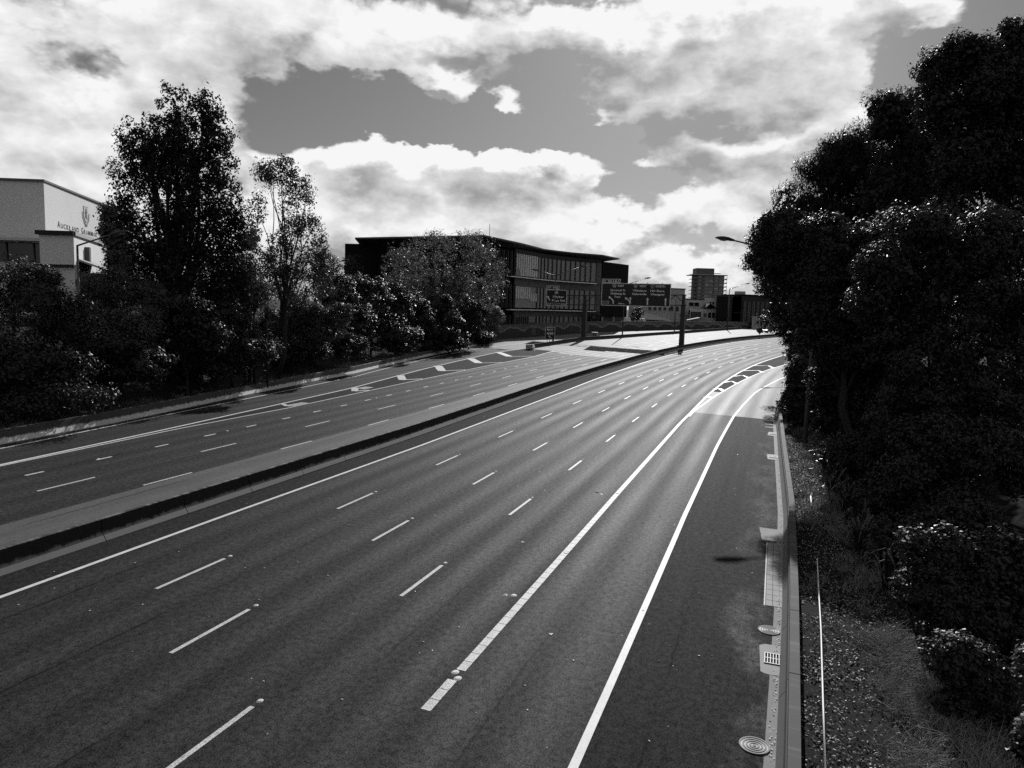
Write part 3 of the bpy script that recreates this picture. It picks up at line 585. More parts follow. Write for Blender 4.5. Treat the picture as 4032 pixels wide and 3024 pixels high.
lettering(SF, 'EXIT', -8.65, 13.54, .36, .95, 'sign_white', tb); lettering(SF, '430', -7.15, 13.54, .46, 1.3, 'sign_white', tb)
for x in (-8.6, -5.0):
    mb = MB(); mb.box(SF, x - .06, x + .06, .12, .3, 9.5, 13.9); mb.build('bracket', 'steel_dark', t)
# gore exit sign
gb = np.array([7.55, 151.5, 1.55]); F = frame((gb[0], gb[1], 0), math.radians(-14)); lo, hi = 2.48, 4.98
t = thing('exit_sign', 'small upright dark sign reading EXIT 430 with arrow on posts', 'road sign', gb)
mb = MB(); mb.box(F, -1.04, 1.04, 0, .08, lo, hi); pan = mb.build('sign_panel', 'sign_dark', t); border(F, -1.04, 1.04, lo, hi, .07, -.012, 'sign_white', pan)
lettering(F, 'EXIT', 0, 4.47, .4, 1.35, 'sign_white', pan); lettering(F, '430', 0, 3.7, .52, 1.45, 'sign_white', pan)
ribbon(F, [(.3, 2.72), (-.08, 3.02)], .17, -.02, 'sign_white', pan, 'arrow', .24)
for x in (-.6, -.1, .5):
    mb = MB(); mb.tube([F(x, .14, 1.5), F(x, .14, 3.2)], .05, 6); mb.build('post', 'steel_dark', t)
# diamond marker on the median
p = RD(191, float(P_MED(191))); F = frame(p, math.radians(-25))
t = thing('diamond_sign', 'small dark diamond sign standing on the median barrier', 'road sign', p)
mb = MB(); mb.add([F(x, y, z) for y in (-.03, .03) for x, z in ((-.95, 1.9), (0, .95), (.95, 1.9), (0, 2.85))], [(0, 1, 2, 3), (7, 6, 5, 4), (0, 4, 5, 1), (1, 5, 6, 2), (2, 6, 7, 3), (3, 7, 4, 0)]); mb.build('sign_panel', 'sign_dark', t)
mb = MB(); mb.tube([F(0, .08, .7), F(0, .08, 2.2)], .05, 6); mb.build('post', 'steel_dark', t)

# ---------------------------------------------------------------- street lamps
def lamp(label, base, top, head, r=.1, big=1.0, m='steel', extra=None):
    base, top, head = (np.array(q, float) for q in (base, top, head)); t = thing('street_lamp', label, 'street lamp', base, 'motorway street lamps')
    mb = MB(); mb.tube([base, base * .5 + top * .5, top], [r * 1.25, r, r * .7], 10); mb.build('pole', m, t, True)
    mb = MB(); mb.tube([base - (0, 0, .05), base + (0, 0, .08)], r * 2.4, 10); mb.build('base_flange', 'concrete_light', t)
    for hd in [head] + ([np.array(extra, float)] if extra is not None else []):
        d = hd - top; d /= np.linalg.norm(d); mb = MB(); mb.tube([top - (0, 0, .03), hd], [r * .6, r * .4], 8); mb.build('arm', m, t, True)
        h = d * np.array([1, 1, .55]); h /= np.linalg.norm(h); sd = np.cross(h, (0, 0, 1)); sd /= np.linalg.norm(sd); u = np.cross(sd, h); mb = MB(); rings = []
        for k, (x, wv, zt, zb) in enumerate(((-.12, .07, .06, -.05), (.0, .09, .08, -.06), (.25, .16, .13, -.05), (.55, .2, .13, -.04), (.85, .14, .08, -.03), (.95, .05, .03, -.02))):
            rings.append([hd + (h * x + sd * a * wv + u * z) * big for a, z in ((-1, zb), (-1, zt * .4), (-.5, zt), (.5, zt), (1, zt * .4), (1, zb))])
        vs = [v for r_ in rings for v in r_]; n = 6; fs = [(i * n + j, i * n + (j + 1) % n, (i + 1) * n + (j + 1) % n, (i + 1) * n + j) for i in range(5) for j in range(n)] + [tuple(range(5, -1, -1)), tuple(30 + j for j in range(6))]
        mb.add(vs, fs); hm = mb.build('lamp_head', 'steel_dark', t)
        mb = MB(); rr = []
        for x, wv, z in ((.22, .1, -.05), (.4, .14, -.12), (.6, .14, -.12), (.78, .08, -.05)): rr.append([hd + (h * x + sd * a * wv + u * (z if abs(a) < .9 else -.045)) * big for a in (-1, -.4, .4, 1)])
        vs = [v for r_ in rr for v in r_]; mb.add(vs, [(i * 4 + j, (i + 1) * 4 + j, (i + 1) * 4 + j + 1, i * 4 + j + 1) for i in range(3) for j in range(3)]); mb.build('lens', 'lamp_glass', hm)
    return t
def lamp_px(label, bpx, tpx, hpx, d, dh=0, extra=None, **k):
    b = at(*bpx, d); tp = at(*tpx, d); tp[0], tp[1] = b[0], b[1]; hd = at(*hpx, d + dh); return lamp(label, b, tp, hd, extra=at(*extra, d + dh) if extra else None, **k)
lamp_px('slim steel street lamp rising from shrubs in front of the white school', (326, 1622), (318, 966), (445, 921), 50.5, big=1.15)
lamp_px('slim steel street lamp among shrubs beside the tall slender tree', (1257, 1432), (1257, 1055), (1345, 1028), 94)
lamp_px('twin armed street lamp rising behind the EXIT 430 sign', (2178, 1346), (2182, 1085), (2283, 1052), 160, extra=(2122, 1066), r=.14, big=1.7)
lamp_px('street lamp standing behind the wide overhead sign', (2450, 1330), (2458, 1122), (2540, 1097), 178, r=.14, big=1.5)
lamp_px('thin street lamp behind the gantry leg with low barrier', (2655, 1310), (2657, 1165), (2600, 1150), 214, r=.14, big=1.2)
lamp_px('street lamp in front of the dark louvred building', (2862, 1318), (2868, 1138), (2936, 1118), 235, r=.16, big=1.5)
pb = np.array([21.2, 52.0, 0]); pb[2] = gz(pb[0], pb[1])
lamp('street lamp on a dark pole half hidden by the verge trees', pb, (21.4, 52.3, 13.0), at(2882, 945, 52), r=.13, big=1.25, m='wood_pole')
p2 = at(3120, 1330, 120); lamp('far street lamp whose head pokes out of the rounded tree', (p2[0], p2[1], gz(p2[0], p2[1])), (p2[0], p2[1], 14.2), at(2992, 1080, 118), r=.14, big=1.6)

# ---------------------------------------------------------------- gutter ironwork
def roadframe(s, o, dz=0): return frame(RD(s, o, dz), math.pi / 2 - float(np.interp(s, SS, TH)))   # x along, y to the left
def manhole(s, o, r, label):
    F = roadframe(s, o, .006); t = thing('manhole_cover', label, 'manhole cover', RD(s, o), 'round manhole covers')
    mb = MB(); mb.disc(F, 0, 0, r, -.01, .012, 32); mb.build('plate', 'steel_dark', t)
    for k in range(4):
        mb = MB(); mb.disc(F, 0, 0, r * (1 - .22 * k), .012, .022, 32, r * (.88 - .22 * k)); mb.build('ring', 'concrete_light', t)
    mb = MB(); mb.disc(F, 0, 0, r * .12, .012, .022, 16); mb.build('boss', 'concrete_light', t)
manhole(8.5, 14.5, .32, 'round ribbed manhole cover between the drain grate and long gutter slab'); manhole(2.15, 14.27, .33, 'round ribbed manhole cover in the gutter before the drain grate')
def apron(F, pts, dz, parent):
    mb = MB(); mb.add([F(x, y, dz) for x, y in pts], [tuple(range(len(pts)))]); mb.build('concrete_apron', 'concrete_light', parent)
def grate(s, o, label, lx=.42, ly=.27):
    F = roadframe(s, o, .004); t = thing('drain_grate', label, 'drain grate', RD(s, o), 'gutter drain grates')
    n = 22; apron(F, [(1.05 * math.cos(a) * (1 if abs(math.cos(a)) < .6 else .9), .12 + .5 * math.sin(a) if math.sin(a) > 0 else -.3) for a in np.linspace(0, 2 * math.pi, n, endpoint=False)], .004, t)
    mb = MB(); mb.add([F(x, y, .008) for x, y in ((-.3, -.29), (.3, -.29), (.3, .27), (-.3, .27))], [(0, 1, 2, 3)]); mb.build('pit', 'pit', t)
    for k in range(8):
        mb = MB(); y = -.27 + .075 * k; mb.box(F, -.31, .31, y - .012, y + .012, .008, .03); mb.build('bar', 'iron', t)
    for x in (-.31, 0, .31):
        mb = MB(); mb.box(F, x - .016, x + .016, -.285, .27, .008, .032); mb.build('rail', 'iron', t)
grate(6.6, 14.66, 'iron drain grate in a rounded concrete apron near the manhole covers'); grate(37, 14.55, 'iron drain grate with short side apron by the stepped barrier cap'); grate(47, 14.52, 'iron drain grate beyond the stepped barrier cap')
F = roadframe(14, 14.68, .004); t = thing('gutter_slab', 'long pale concrete slab with grid joints set in the gutter', 'slab', RD(14, 14.68))
for i in range(14):
    for j in range(3):
        mb = MB(); x, y = -3.55 + i * .5, -.33 + j * .215; mb.box(F, x + .008, x + .485, y + .007, y + .207, -.03, .012 + .002 * ((i * 3 + j) % 3)); mb.build('slab_tile', 'concrete_light', t)
mb = MB(); mb.box(F, -3.55, 3.45, .325, .37, -.03, .014); mb.build('slab_edge', 'paint_thin', t)
F = roadframe(18.6, 14.3, .005); t = thing('concrete_patch', 'square concrete patch set into the shoulder above the gutter slab', 'patch', RD(18.6, 14.3))
mb = MB(); mb.add([F(x, y, 0) for x, y in ((-.9, -.75), (.95, -.75), (1.0, .5), (-.75, .62))], [(0, 1, 2, 3)]); mb.build('patch_face', 'concrete_plain', t)
mb = MB(); mb.disc(F, .05, .25, .04, .001, .004, 12); mb.build('hole', 'pit', t)
for s, o, l_ in ((50.5, 14.1, .9), (52.2, 14.1, .8), (57.5, 14.0, 1.0), (59, 14.0, 1.1)):
    F = roadframe(s, o, .005); mb = MB(); mb.add([F(-.1, -l_ / 2, 0), F(.1, -l_ / 2, 0), F(.06, l_ / 2, 0), F(-.06, l_ / 2, 0)], [(0, 1, 2, 3)]); mb.build('gutter_mark', 'paint_thin', road)
# conduit lying on the verge
vp = [(1.2, 15.62), (4, 15.72), (8.5, 15.9), (12, 16.0), (15.2, 16.12)]; mb = MB()
pts = [RD(s, o + .02, 0) for s, o in vp]; pts = [(p[0], p[1], gz(p[0], p[1]) + .14 + .02 * (i % 2)) for i, p in enumerate(pts)]
mb.tube(pts, .024, 8); o = mb.build('conduit_pipe', 'pipe', None, True); tag(o, 'thin white conduit pipe lying on the verge behind the barrier', 'pipe')
mb = MB(); pp = [RD(23.5, 16.3), RD(25.5, 16.35)]; mb.tube([(p[0], p[1], gz(p[0], p[1]) + .1) for p in pp], .035, 8); o = mb.build('conduit_pipe', 'pipe', None, True); tag(o, 'short white pipe offcut in leaf litter beside flax', 'pipe')

# ---------------------------------------------------------------- dark car far up the left carriageway
cs, co = 222.5, -22.5; p = RD(cs, co); th = float(np.interp(cs, SS, TH)); F = frame(p, math.pi / 2 - th + math.pi)    # facing us
t = thing('car', 'dark hatchback driving towards the overbridge on the far carriageway', 'car', p)
prof = [(-2.1, .35), (-2.15, .85), (-1.95, 1.05), (-1.6, 1.5), (-.6, 1.62), (.35, 1.55), (1.05, 1.02), (1.95, .85), (2.15, .55), (2.1, .3)]
mb = MB(); mb.prism(F, prof, -.88, .88); body = mb.build('body', 'car_paint', t)
mb = MB(); mb.add([F(.42, -.72, 1.5), F(1.02, -.8, 1.07), F(1.02, .8, 1.07), F(.42, .72, 1.5)], [(0, 1, 2, 3)]); mb.v = [tuple(np.array(v) + np.array(F(.02, 0, .02)) - np.array(F(0, 0, 0))) for v in mb.v]; mb.build('windscreen', 'lamp_glass', t)
for y in (-.885, .885):
    mb = MB(); mb.add([F(x, y, z) for x, z in ((-1.5, 1.1), (.85, 1.1), (.3, 1.48), (-1.3, 1.48))], [(0, 1, 2, 3)]); mb.build('side_window', 'glass_dark', t)
for x in (-1.3, 1.35):
    for y in (-.8, .8):
        mb = MB(); n = 16; c = [F(x + .33 * math.cos(2 * math.pi * i / n), y + yy, .33 + .33 * math.sin(2 * math.pi * i / n)) for yy in (-.11, .11) for i in range(n)]; mb.add(c, [tuple(range(n)), tuple(range(2 * n - 1, n - 1, -1))] + [(i, i + n, (i + 1) % n + n, (i + 1) % n) for i in range(n)]); mb.build('wheel', 'tyre', t)
for y in (-.62, .62):
    mb = MB(); mb.box(F, 2.06, 2.16, y - .18, y + .18, .62, .78); mb.build('headlight', 'lamp_glass', t)
mb = MB(); mb.box(F, -.5, .2, -.6, .6, 1.625, 1.64); mb.build('roof_panel', 'sign_white', t)

# ---------------------------------------------------------------- white school building on the left
def wallquad(a, b, z0, z1, th=.3):       # vertical slab between plan points a, b; thickness to the left of a->b
    a, b = np.array(a, float)[:2], np.array(b, float)[:2]; d = (b - a) / np.linalg.norm(b - a); n = np.array([-d[1], d[0]]) * th
    return [tuple(a), tuple(b), tuple(b + n), tuple(a + n)]
def wframe(a, b):                         # x from a to b, y to the left, z up (world z)
    a, b = np.array(a, float)[:2], np.array(b, float)[:2]; return frame((a[0], a[1], 0), math.atan2(b[1] - a[1], b[0] - a[0])), float(np.linalg.norm(b - a))
cS, eS = np.array([-53.93, 85.0]), np.array([-59.2, 107.4]); lS = np.array([-82., 83.6])
gzs = gz(-54, 85) - 1
t = thing('school_building', 'plain white school hall with crest and lettering beside the tall tree', 'building', (cS[0], cS[1], gzs))
bk = eS + (lS - cS)
mb = MB(); mb.plan([tuple(lS), tuple(cS), tuple(eS), tuple(bk)], gzs, 21.62); wl = mb.build('wall', 'white_wall', t)
mb = MB(); mb.plan([(lS[0] - .2, lS[1] - .25), (cS[0] + .2, cS[1] - .25), (eS[0] + .25, eS[1]), (bk[0], bk[1] + .2)], 21.62, 21.84); mb.build('roof_edge', 'far_grey', t)
Fs, Ls = wframe(cS, eS)                   # lit side wall; outside is -y
# lettering in small capitals with serifs
def school_text():
    big = {'A', 'G', 'S'}; x = 3.6; first = True
    words = [('AUCKLAND', 3.62, 11.2), ('GRAMMAR', 11.9, 18.4), ('SCHOOL', 19.2, 22.6)]
    for wd_, xa, xb in words:
        n = len(wd_); ws = [1.25] + [1.0 if c not in 'MW' else 1.25 for c in wd_[1:]]; tot = sum(ws); xx = xa
        for i, c in enumerate(wd_):
            wv = (xb - xa) * ws[i] / tot; h_ = .78 if i == 0 else .6
            lt = lettering(Fs, c, xx + wv * .46, 16.88 + h_ / 2, h_, wv * .72, 'black_trim', wl, -.035, .004, 'letter')
            xx += wv
school_text()
# crest: shield, rampant figure, scroll
ccx, ccz = 13.9, 19.55
cr_ = flat(Fs, [(ccx - .95, ccz + 1.0), (ccx + .95, ccz + 1.0), (ccx + .95, ccz - .35), (ccx + .5, ccz - .95), (ccx, ccz - 1.2), (ccx - .5, ccz - .95), (ccx - .95, ccz - .35)], -.03, 'sign_grey', wl, 'crest')
flat(Fs, [(ccx - .8, ccz + .88), (ccx + .8, ccz + .88), (ccx + .8, ccz - .3), (ccx + .42, ccz - .82), (ccx, ccz - 1.02), (ccx - .42, ccz - .82), (ccx - .8, ccz - .3)], -.05, 'dull_wall', cr_, 'crest_field')
flat(Fs, [(ccx - .2, ccz + .7), (ccx + .25, ccz + .75), (ccx + .2, ccz + .4), (ccx + .5, ccz + .35), (ccx + .2, ccz + .1), (ccx + .3, ccz - .3), (ccx + .5, ccz - .7), (ccx + .1, ccz - .6), (ccx - .1, ccz - .3), (ccx - .35, ccz - .65), (ccx - .3, ccz), (ccx - .55, ccz + .2), (ccx - .2, ccz + .3)], -.07, 'far_dark', cr_, 'crest_figure')
ribbon(Fs, [(ccx - 1.35, ccz + .2), (ccx - 1.2, ccz - .5), (ccx - .7, ccz - 1.15), (ccx, ccz - 1.42), (ccx + .7, ccz - 1.15), (ccx + 1.2, ccz - .5), (ccx + 1.35, ccz + .2)], .2, -.05, 'sign_grey', cr_, 'crest_wreath')
flat(Fs, [(ccx - .5, ccz - 1.6), (ccx + .5, ccz - 1.6), (ccx + .35, ccz - 1.36), (ccx - .35, ccz - 1.36)], -.06, 'far_grey', cr_, 'crest_scroll')
# projecting annex, ledge, dark window, lean-to
mb = MB(); an = [(-51.46, 80.0), (-47.75, 80.0), (-52.4, 93.6), (-56, 93)]; mb.plan(an, gzs, 15.3); ax = mb.build('annex_wall', 'white_wall', t)
mb = MB(); mb.plan([(-51.75, 79.7), (-47.6, 79.7), (-47.65, 80.05), (-51.7, 80.05)], 15.3, 15.75); mb.build('annex_fascia', 'black_trim', ax)
mb = MB(); mb.plan([(-51.7, 80.06), (-47.55, 80.06), (-52.1, 93.6), (-56, 93)], 15.31, 15.72); mb.build('annex_parapet', 'far_wall', ax)
mb = MB(); mb.plan([(-70, 81.6), (-51.5, 82.4), (-51.5, 84.6), (-70, 83.9)], 14.75, 15.05); mb.build('window_canopy', 'dull_wall', t)
mb = MB(); mb.plan([(-68, 83.75), (-53.9, 84.6), (-53.9, 84.9), (-68, 84.0)], 12.6, 14.72); wn = mb.build('window', 'glass_dark', t)
for x in (-65, -61.5, -58, -55):
    mb = MB(); yy = 83.7 + (x + 68) * .0603; mb.plan([(x - .07, yy - .1), (x + .07, yy - .1), (x + .07, yy + .02), (x - .07, yy + .02)], 12.6, 14.7); mb.build('mullion', 'far_grey', wn)
mb = MB(); mb.plan([(-52, 79.6), (-47.6, 79.6), (-47.6, 80.1), (-52, 80.1)], 11.9, 12.15); mb.build('sill_band', 'black_trim', t)
Fa, La = wframe((-47.75, 80.0), (-52.4, 93.6))
mb = MB(); mb.box(Fa, 5.0, 5.8, -.5, -.02, 12.2, 14.4); mb.build('pillar', 'far_grey', t)
mb = MB(); mb.add([Fa(1.2, -.03, 12.9), Fa(9, -.03, 12.9), Fa(9, -3.5, 11.6), Fa(1.2, -3.5, 11.6), Fa(1.2, -.03, 12.7), Fa(9, -.03, 12.7), Fa(9, -3.5, 11.4), Fa(1.2, -3.5, 11.4)], [(0, 1, 2, 3), (7, 6, 5, 4), (0, 4, 5, 1), (1, 5, 6, 2), (2, 6, 7, 3), (3, 7, 4, 0)]); mb.build('lean_to_roof', 'far_wall', t)
mb = MB(); mb.box(Fa, 1.4, 8.8, -3.2, -.05, gzs + .5, 11.38); mb.build('lean_to', 'glass_dark', t)

# ---------------------------------------------------------------- dark office building with overhanging roof
rA, rB, rC, rD, rE = (-37.6, 173.0), (-6.75, 157.5), (7.4, 190.7), (24.1, 205.0), (30.4, 217.0)
gb_ = 2.0; t = thing('office_building', 'dark three storey office block with thin overhanging roof and louvred glazing', 'building', (-6.75, 160, gb_))
def plate(top, bot, zt, zb):              # roof slab whose underside is drawn in
    n = len(top); vs = [(x, y, zt) for x, y in top] + [(x, y, zt - .35) for x, y in top] + [(x, y, zb) for x, y in bot]
    return vs, [tuple(range(n)), tuple(range(3 * n - 1, 2 * n - 1, -1))] + [((i + 1) % n + k * n, i + k * n, i + (k + 1) * n, (i + 1) % n + (k + 1) * n) for k in (0, 1) for i in range(n)]
top = [rA, rB, (1.5, 175), rC, (15.0, 199), rD, rE, (20, 240), (-45, 225)]
bot = [(-31, 175), (-7.5, 162.5), (0.2, 177), (6.2, 192.6), (14, 200.6), (22.5, 206.3), (25, 216), (18, 236), (-40, 220)]
mb = MB(); v_, f_ = plate(top, bot, 23.9, 22.6); mb.add(v_, f_); rf = mb.build('roof', 'roof_metal', t)
mb = MB(); mb.tube([(-5.8, 160.5, 23.9), (-5.8, 160.5, 26.6)], .06, 6); mb.build('mast', 'steel_dark', rf)
# core body
FP = np.array([(-6.6, 165.5), (-0.07, 175.0), (3.6, 182.8), (8.2, 191.6), (13.0, 197.6), (18.4, 202.6), (24.0, 206.6)])
core_ = [(-33, 178.5)] + [tuple(p + np.array([-.25, .9])) for p in FP] + [(22, 232), (-36, 215)]
mb = MB(); mb.plan(core_, gb_ - 1, 22.58); mb.build('core_wall', 'black_clad', t)
fF, nF, LF = poly_s([tuple(p) for p in FP]); q0 = float(np.linalg.norm(FP[1] - FP[0]))          # facade starts after the dark finned corner
def fpt(q, out, z): p = fF(q); nn, _ = nF(q); return np.array([p[0] + nn[0] * out, p[1] + nn[1] * out, z])
def fslab(qa, qb, o0, o1, z0, z1, name, m, par, n=None):
    n = n or max(1, int((qb - qa) / 2.5)); mb = MB(); vs = []
    for q in np.linspace(qa, qb, n + 1): vs += [fpt(q, o0, z0), fpt(q, o1, z0), fpt(q, o1, z1), fpt(q, o0, z1)]
    fs = [(i * 4 + j, i * 4 + (j + 1) % 4, (i + 1) * 4 + (j + 1) % 4, (i + 1) * 4 + j) for i in range(n) for j in range(4)] + [(3, 2, 1, 0), tuple(n * 4 + j for j in range(4))]
    mb.add(vs, [f[::-1] for f in fs]); return mb.build(name, m, par)
qe = LF - 1.9
for k, (za, zb, zs) in enumerate(((16.35, 21.6, 22.58), (8.75, 13.9, 15.8), (2.4, 6.7, 8.0))):
    fslab(q0, LF - .02, -.3, 0, zb, zs, 'spandrel', 'grey_clad' if k else 'soffit', t)
    nb = 23; qs = np.concatenate([np.linspace(q0 + .2, q0 + (qe - q0) * .34, 11), np.linspace(q0 + (qe - q0) * .34, qe, 14)[1:]])
    for i in range(len(qs) - 1):
        pn = fslab(qs[i], qs[i + 1], -.32, -.12, za, zb - .01, 'window_pane', 'glass_mid', t, 1)
        if i < 10: zt = zb - .05 if k == 0 else zb - (.1 if i < 7 else 1.6); zl = (za + .1 if k == 0 and i > 1 else (za + 2.2 if k == 1 and i < 7 else za + (1.6 if k < 2 else .3))); fslab(qs[i] + .14, qs[i] + .52, -.11, .28, zl, zt, 'louvre', 'fin_light' if k < 2 else 'grey_clad', t, 1)
        else: fslab(qs[i] - .14, qs[i] + .14, -.11, .12, za, zb - .02, 'mullion', 'fin_dark', t, 1)
    for i in range(7):                    # fins of the dark corner
        q = .9 + i * (q0 - 1.6) / 6; fslab(q, q + .12, .1, .75, za, zb + .3, 'corner_fin', 'grey_clad' if i > 0 else 'fin_dark', t, 1)
    fslab(LF - 1.85, LF - .03, -.3, .15, za - .6, zb, 'end_pier', 'grey_clad', t)
for z in (16.05, 8.35): fslab(q0 - 3.2, LF - 2.6, -.1, 1.25, z - .22, z, 'ledge', 'fin_light', t)
mb = MB(); mb.plan([(-42, 182), (-31.5, 180), (-31, 192), (-42, 194)], gb_ - 1, 23.1); mb.build('side_block', 'black_clad', t)
mb = MB(); mb.plan([(24.6, 209), (33.9, 221.5), (30, 232), (22, 222)], 6.8, 22.3); mb.build('side_block', 'black_clad', t)
mb = MB(); mb.plan([(25.3, 212.5), (33, 223), (30, 231), (22.5, 222)], gb_ - 1, 6.78); mb.build('undercroft', 'far_grey', t)
for x, y in ((25.2, 210), (29.2, 215.4), (33.2, 220.8)):
    mb = MB(); mb.plan([(x - .25, y - .25), (x + .25, y - .25), (x + .25, y + .25), (x - .25, y + .25)], gb_ - 1, 6.79); mb.build('column', 'far_wall', t)

# ---------------------------------------------------------------- apartment tower and low buildings beyond the wall
def pxbox(x0, x1, yt, d, yb=None, zb=0, dep=10, skew=0):     # plan rectangle seen between two photo columns
    a, b = at(x0, yt, d), at(x1, yt, d + skew); return (a[0], a[1]), (b[0], b[1]), a[2]
def block(t, name, m, x0, x1, yt, d, zb, dep=12, skew=0):
    a, b, z = pxbox(x0, x1, yt, d, skew=skew); na, nb_ = (np.array(q) / np.linalg.norm(q) * dep for q in (a, b))
    mb = MB(); mb.plan([a, b, tuple(np.array(b) + nb_ * 1.02), tuple(np.array(a) + na * 1.02)], zb, z); o = mb.build(name, m, t); F, L = wframe(a, b); return o, F, L, z
def pane(F, x0, x1, z0, z1, par, m='glass_dark', name='window', fr=True):
    mb = MB(); mb.box(F, x0, x1, -.06, .02, z0, z1); o = mb.build(name, m, par)
    if fr:
        mb = MB(); mb.box(F, x0 - .12, x1 + .12, -.14, .0, z0 - .14, z0 - .01); mb.build('sill', 'far_wall', o)
    return o
a, b, ztop = pxbox(2745, 2853, 1084, 600); zt = 38.4
t = thing('apartment_tower', 'grey apartment tower with stacked open balconies on the skyline', 'building', (a[0], a[1], 3))
x0, x1 = a[0], b[0]; F = frame((x0, 600, 0), 0); Wd = x1 - x0
mb = MB(); mb.box(F, 0, Wd, 0, 18, 3, zt); core_t = mb.build('wall', 'far_grey', t)
mb = MB(); mb.box(F, -.4, Wd * .63, 1, 14, zt + .6, 44); mb.build('penthouse', 'far_grey', t)
mb = MB(); mb.box(F, -4.4, Wd + 2.2, -1.6, 19, zt, zt + .55); mb.build('roof_slab', 'far_wall', t)
mb = MB(); mb.box(F, Wd * .66, Wd * .9, 2, 8, zt + 1.6, zt + 1.9); mb.build('roof_canopy', 'far_grey', t)
for k in range(11):
    z = zt - 3.02 * (k + 1)
    for nm, xa, xb in (('balcony', -4.2, -.02), ('balcony', Wd + .02, Wd + 2.0)):
        mb = MB(); mb.box(F, xa, xb, -1.2, 10, z - .35, z); bl = mb.build(nm, 'far_grey', t)
        mb = MB(); mb.box(F, xa, xb, -1.25, -1.15, z, z + .5); mb.build('railing', 'far_grey', bl)
    for j, (xa, xb) in enumerate(((.06, .16), (.30, .44), (.46, .58), (.66, .78), (.82, .96))):
        pane(F, xa * Wd, xb * Wd, z + .7, z + 2.4, core_t, 'glass_mid' if (k + j) % 3 else 'far_wall', fr=False)
    mb = MB(); mb.box(F, .22 * Wd, .99 * Wd, -.5, -.08, z - .25, z + .1); mb.build('floor_band', 'far_wall', t)
for xa in (-4.1, -2.2, Wd + 1.8):
    mb = MB(); mb.box(F, xa - .12, xa + .12, -1.1, -.86, 3, zt); mb.build('column', 'far_grey', t)

t = thing('pale_building', 'tall pale blank walled building behind the overhead sign end', 'building', at(2640, 1270, 262)); o, F, L, z = block(t, 'wall', 'far_wall', 2600, 2698, 1136, 262, 2, 14, 4); mb = MB(); mb.box(F, -.2, L + .2, -.2, 14, z, z + .35); mb.build('parapet', 'far_grey', t)
for k in range(3): pane(F, 2.2 + 2.4 * k, 3.4 + 2.4 * k, 9.0, 10.6, o)
t = thing('long_low_building', 'long pale low building under the overhead sign', 'building', at(2470, 1270, 252)); o, F, L, z = block(t, 'wall', 'far_wall', 2476, 2640, 1196, 252, 2, 12, 4)
for k in range(5): pane(F, 7.4 + 1.9 * k, 8.4 + 1.9 * k, 9.1, 10.5, o)
mb = MB(); mb.add([F(3.5, -.3, 9.0), F(14.5, -.3, 6.3), F(14.5, -3.5, 5.6), F(3.5, -3.5, 5.9)], [(3, 2, 1, 0)]); mb.build('awning_roof', 'far_wall', t)
t = thing('white_house', 'white two storey building with dark garage opening and gabled roof', 'building', at(2700, 1270, 272)); o, F, L, z = block(t, 'wall', 'far_white', 2698, 2772, 1178, 276, 2, 12, 2)
mb = MB(); mb.box(F, -.3, L + .2, -.4, 12, z, z + .3); mb.build('roof_edge', 'far_dark', t)
pane(F, 1.7, 3.6, z - 2.4, z - 1.1, o); pane(F, 3.9, 5.9, z - 2.4, z - 1.1, o); pane(F, 1.7, 3.2, z - 5.4, z - 4, o); pane(F, 3.6, 5.6, z - 5.5, z - 4.1, o)
o, F, L, z = block(t, 'side_wall', 'far_white', 2773, 2823, 1174, 279, 2, 10, 1); pane(F, 2.4, 2.95, z - 2.1, z - 1.3, o); pane(F, 3.5, 4.05, z - 2.1, z - 1.3, o)
o, F, L, z = block(t, 'front_wall', 'far_white', 2718, 2823, 1216, 268, 2, 7, 1); mb = MB(); mb.box(F, .2, 4.2, -.05, .02, 2.4, z - 1.0); mb.build('garage_opening', 'glass_dark', o)
pane(F, 5.0, 6.2, z - 2.8, z - 1.4, o, 'far_grey'); pane(F, 6.8, 7.9, z - 2.9, z - 1.2, o); pane(F, 8.3, 9.4, z - 2.9, z - 1.2, o)
mb = MB(); mb.add([F(5.2, -.4, z + .2), F(7.2, -.4, z + 2.1), F(9.8, -.4, z + .2), F(5.2, 4, z + .2), F(7.2, 4, z + 2.1), F(9.8, 4, z + .2)], [(0, 1, 2), (0, 3, 4, 1), (1, 4, 5, 2), (5, 4, 3)]); mb.build('gable', 'glass_dark', t)
mb = MB(); mb.add([F(7.2, -.6, z + 2.2), F(10, -.6, z + .2), F(10, 4, z + .2), F(7.2, 4, z + 2.2)], [(0, 1, 2, 3)]); mb.build('gable_roof', 'white_roof', t)
t = thing('low_shed', 'low pale gabled shed roof just above the noise wall', 'shed', at(2700, 1275, 246)); P = at(2700, 1262, 246); F = frame((P[0], P[1], 0), -.1)
mb = MB(); mb.add([F(-.2, 0, P[2]), F(4.6, -1, P[2] + 1.15), F(8.6, 0, P[2] - .2), F(-.2, 5, P[2]), F(4.6, 5, P[2] + 1.15), F(8.6, 5, P[2] - .2)], [(0, 1, 2), (0, 3, 4, 1), (1, 4, 5, 2), (5, 4, 3)]); mb.build('roof', 'far_wall', t); mb = MB(); mb.box(F, 0, 8.2, .3, 4.8, 2, P[2] - .25); mb.build('wall', 'far_grey', t)
t = thing('dark_building', 'dark flat roofed building with vertical louvre panels beyond the noise wall', 'building', at(2822, 1270, 264)); o, F, L, z = block(t, 'wall', 'far_dark', 2822, 2885, 1163, 262, 2, 18, 3)
for k in range(9):
    mb = MB(); mb.box(F, .3 + .62 * k, .5 + .62 * k, -.14, .0, 6, z - .3); mb.build('rib', 'black_clad', o)
mb = MB(); mb.box(F, 1.2, 4.6, -.05, .02, 4.4, 6.0); mb.build('opening', 'glass_dark', o)
o, F, L, z = block(t, 'recess_wall', 'black_clad', 2868, 2940, 1166, 277, 2, 12)
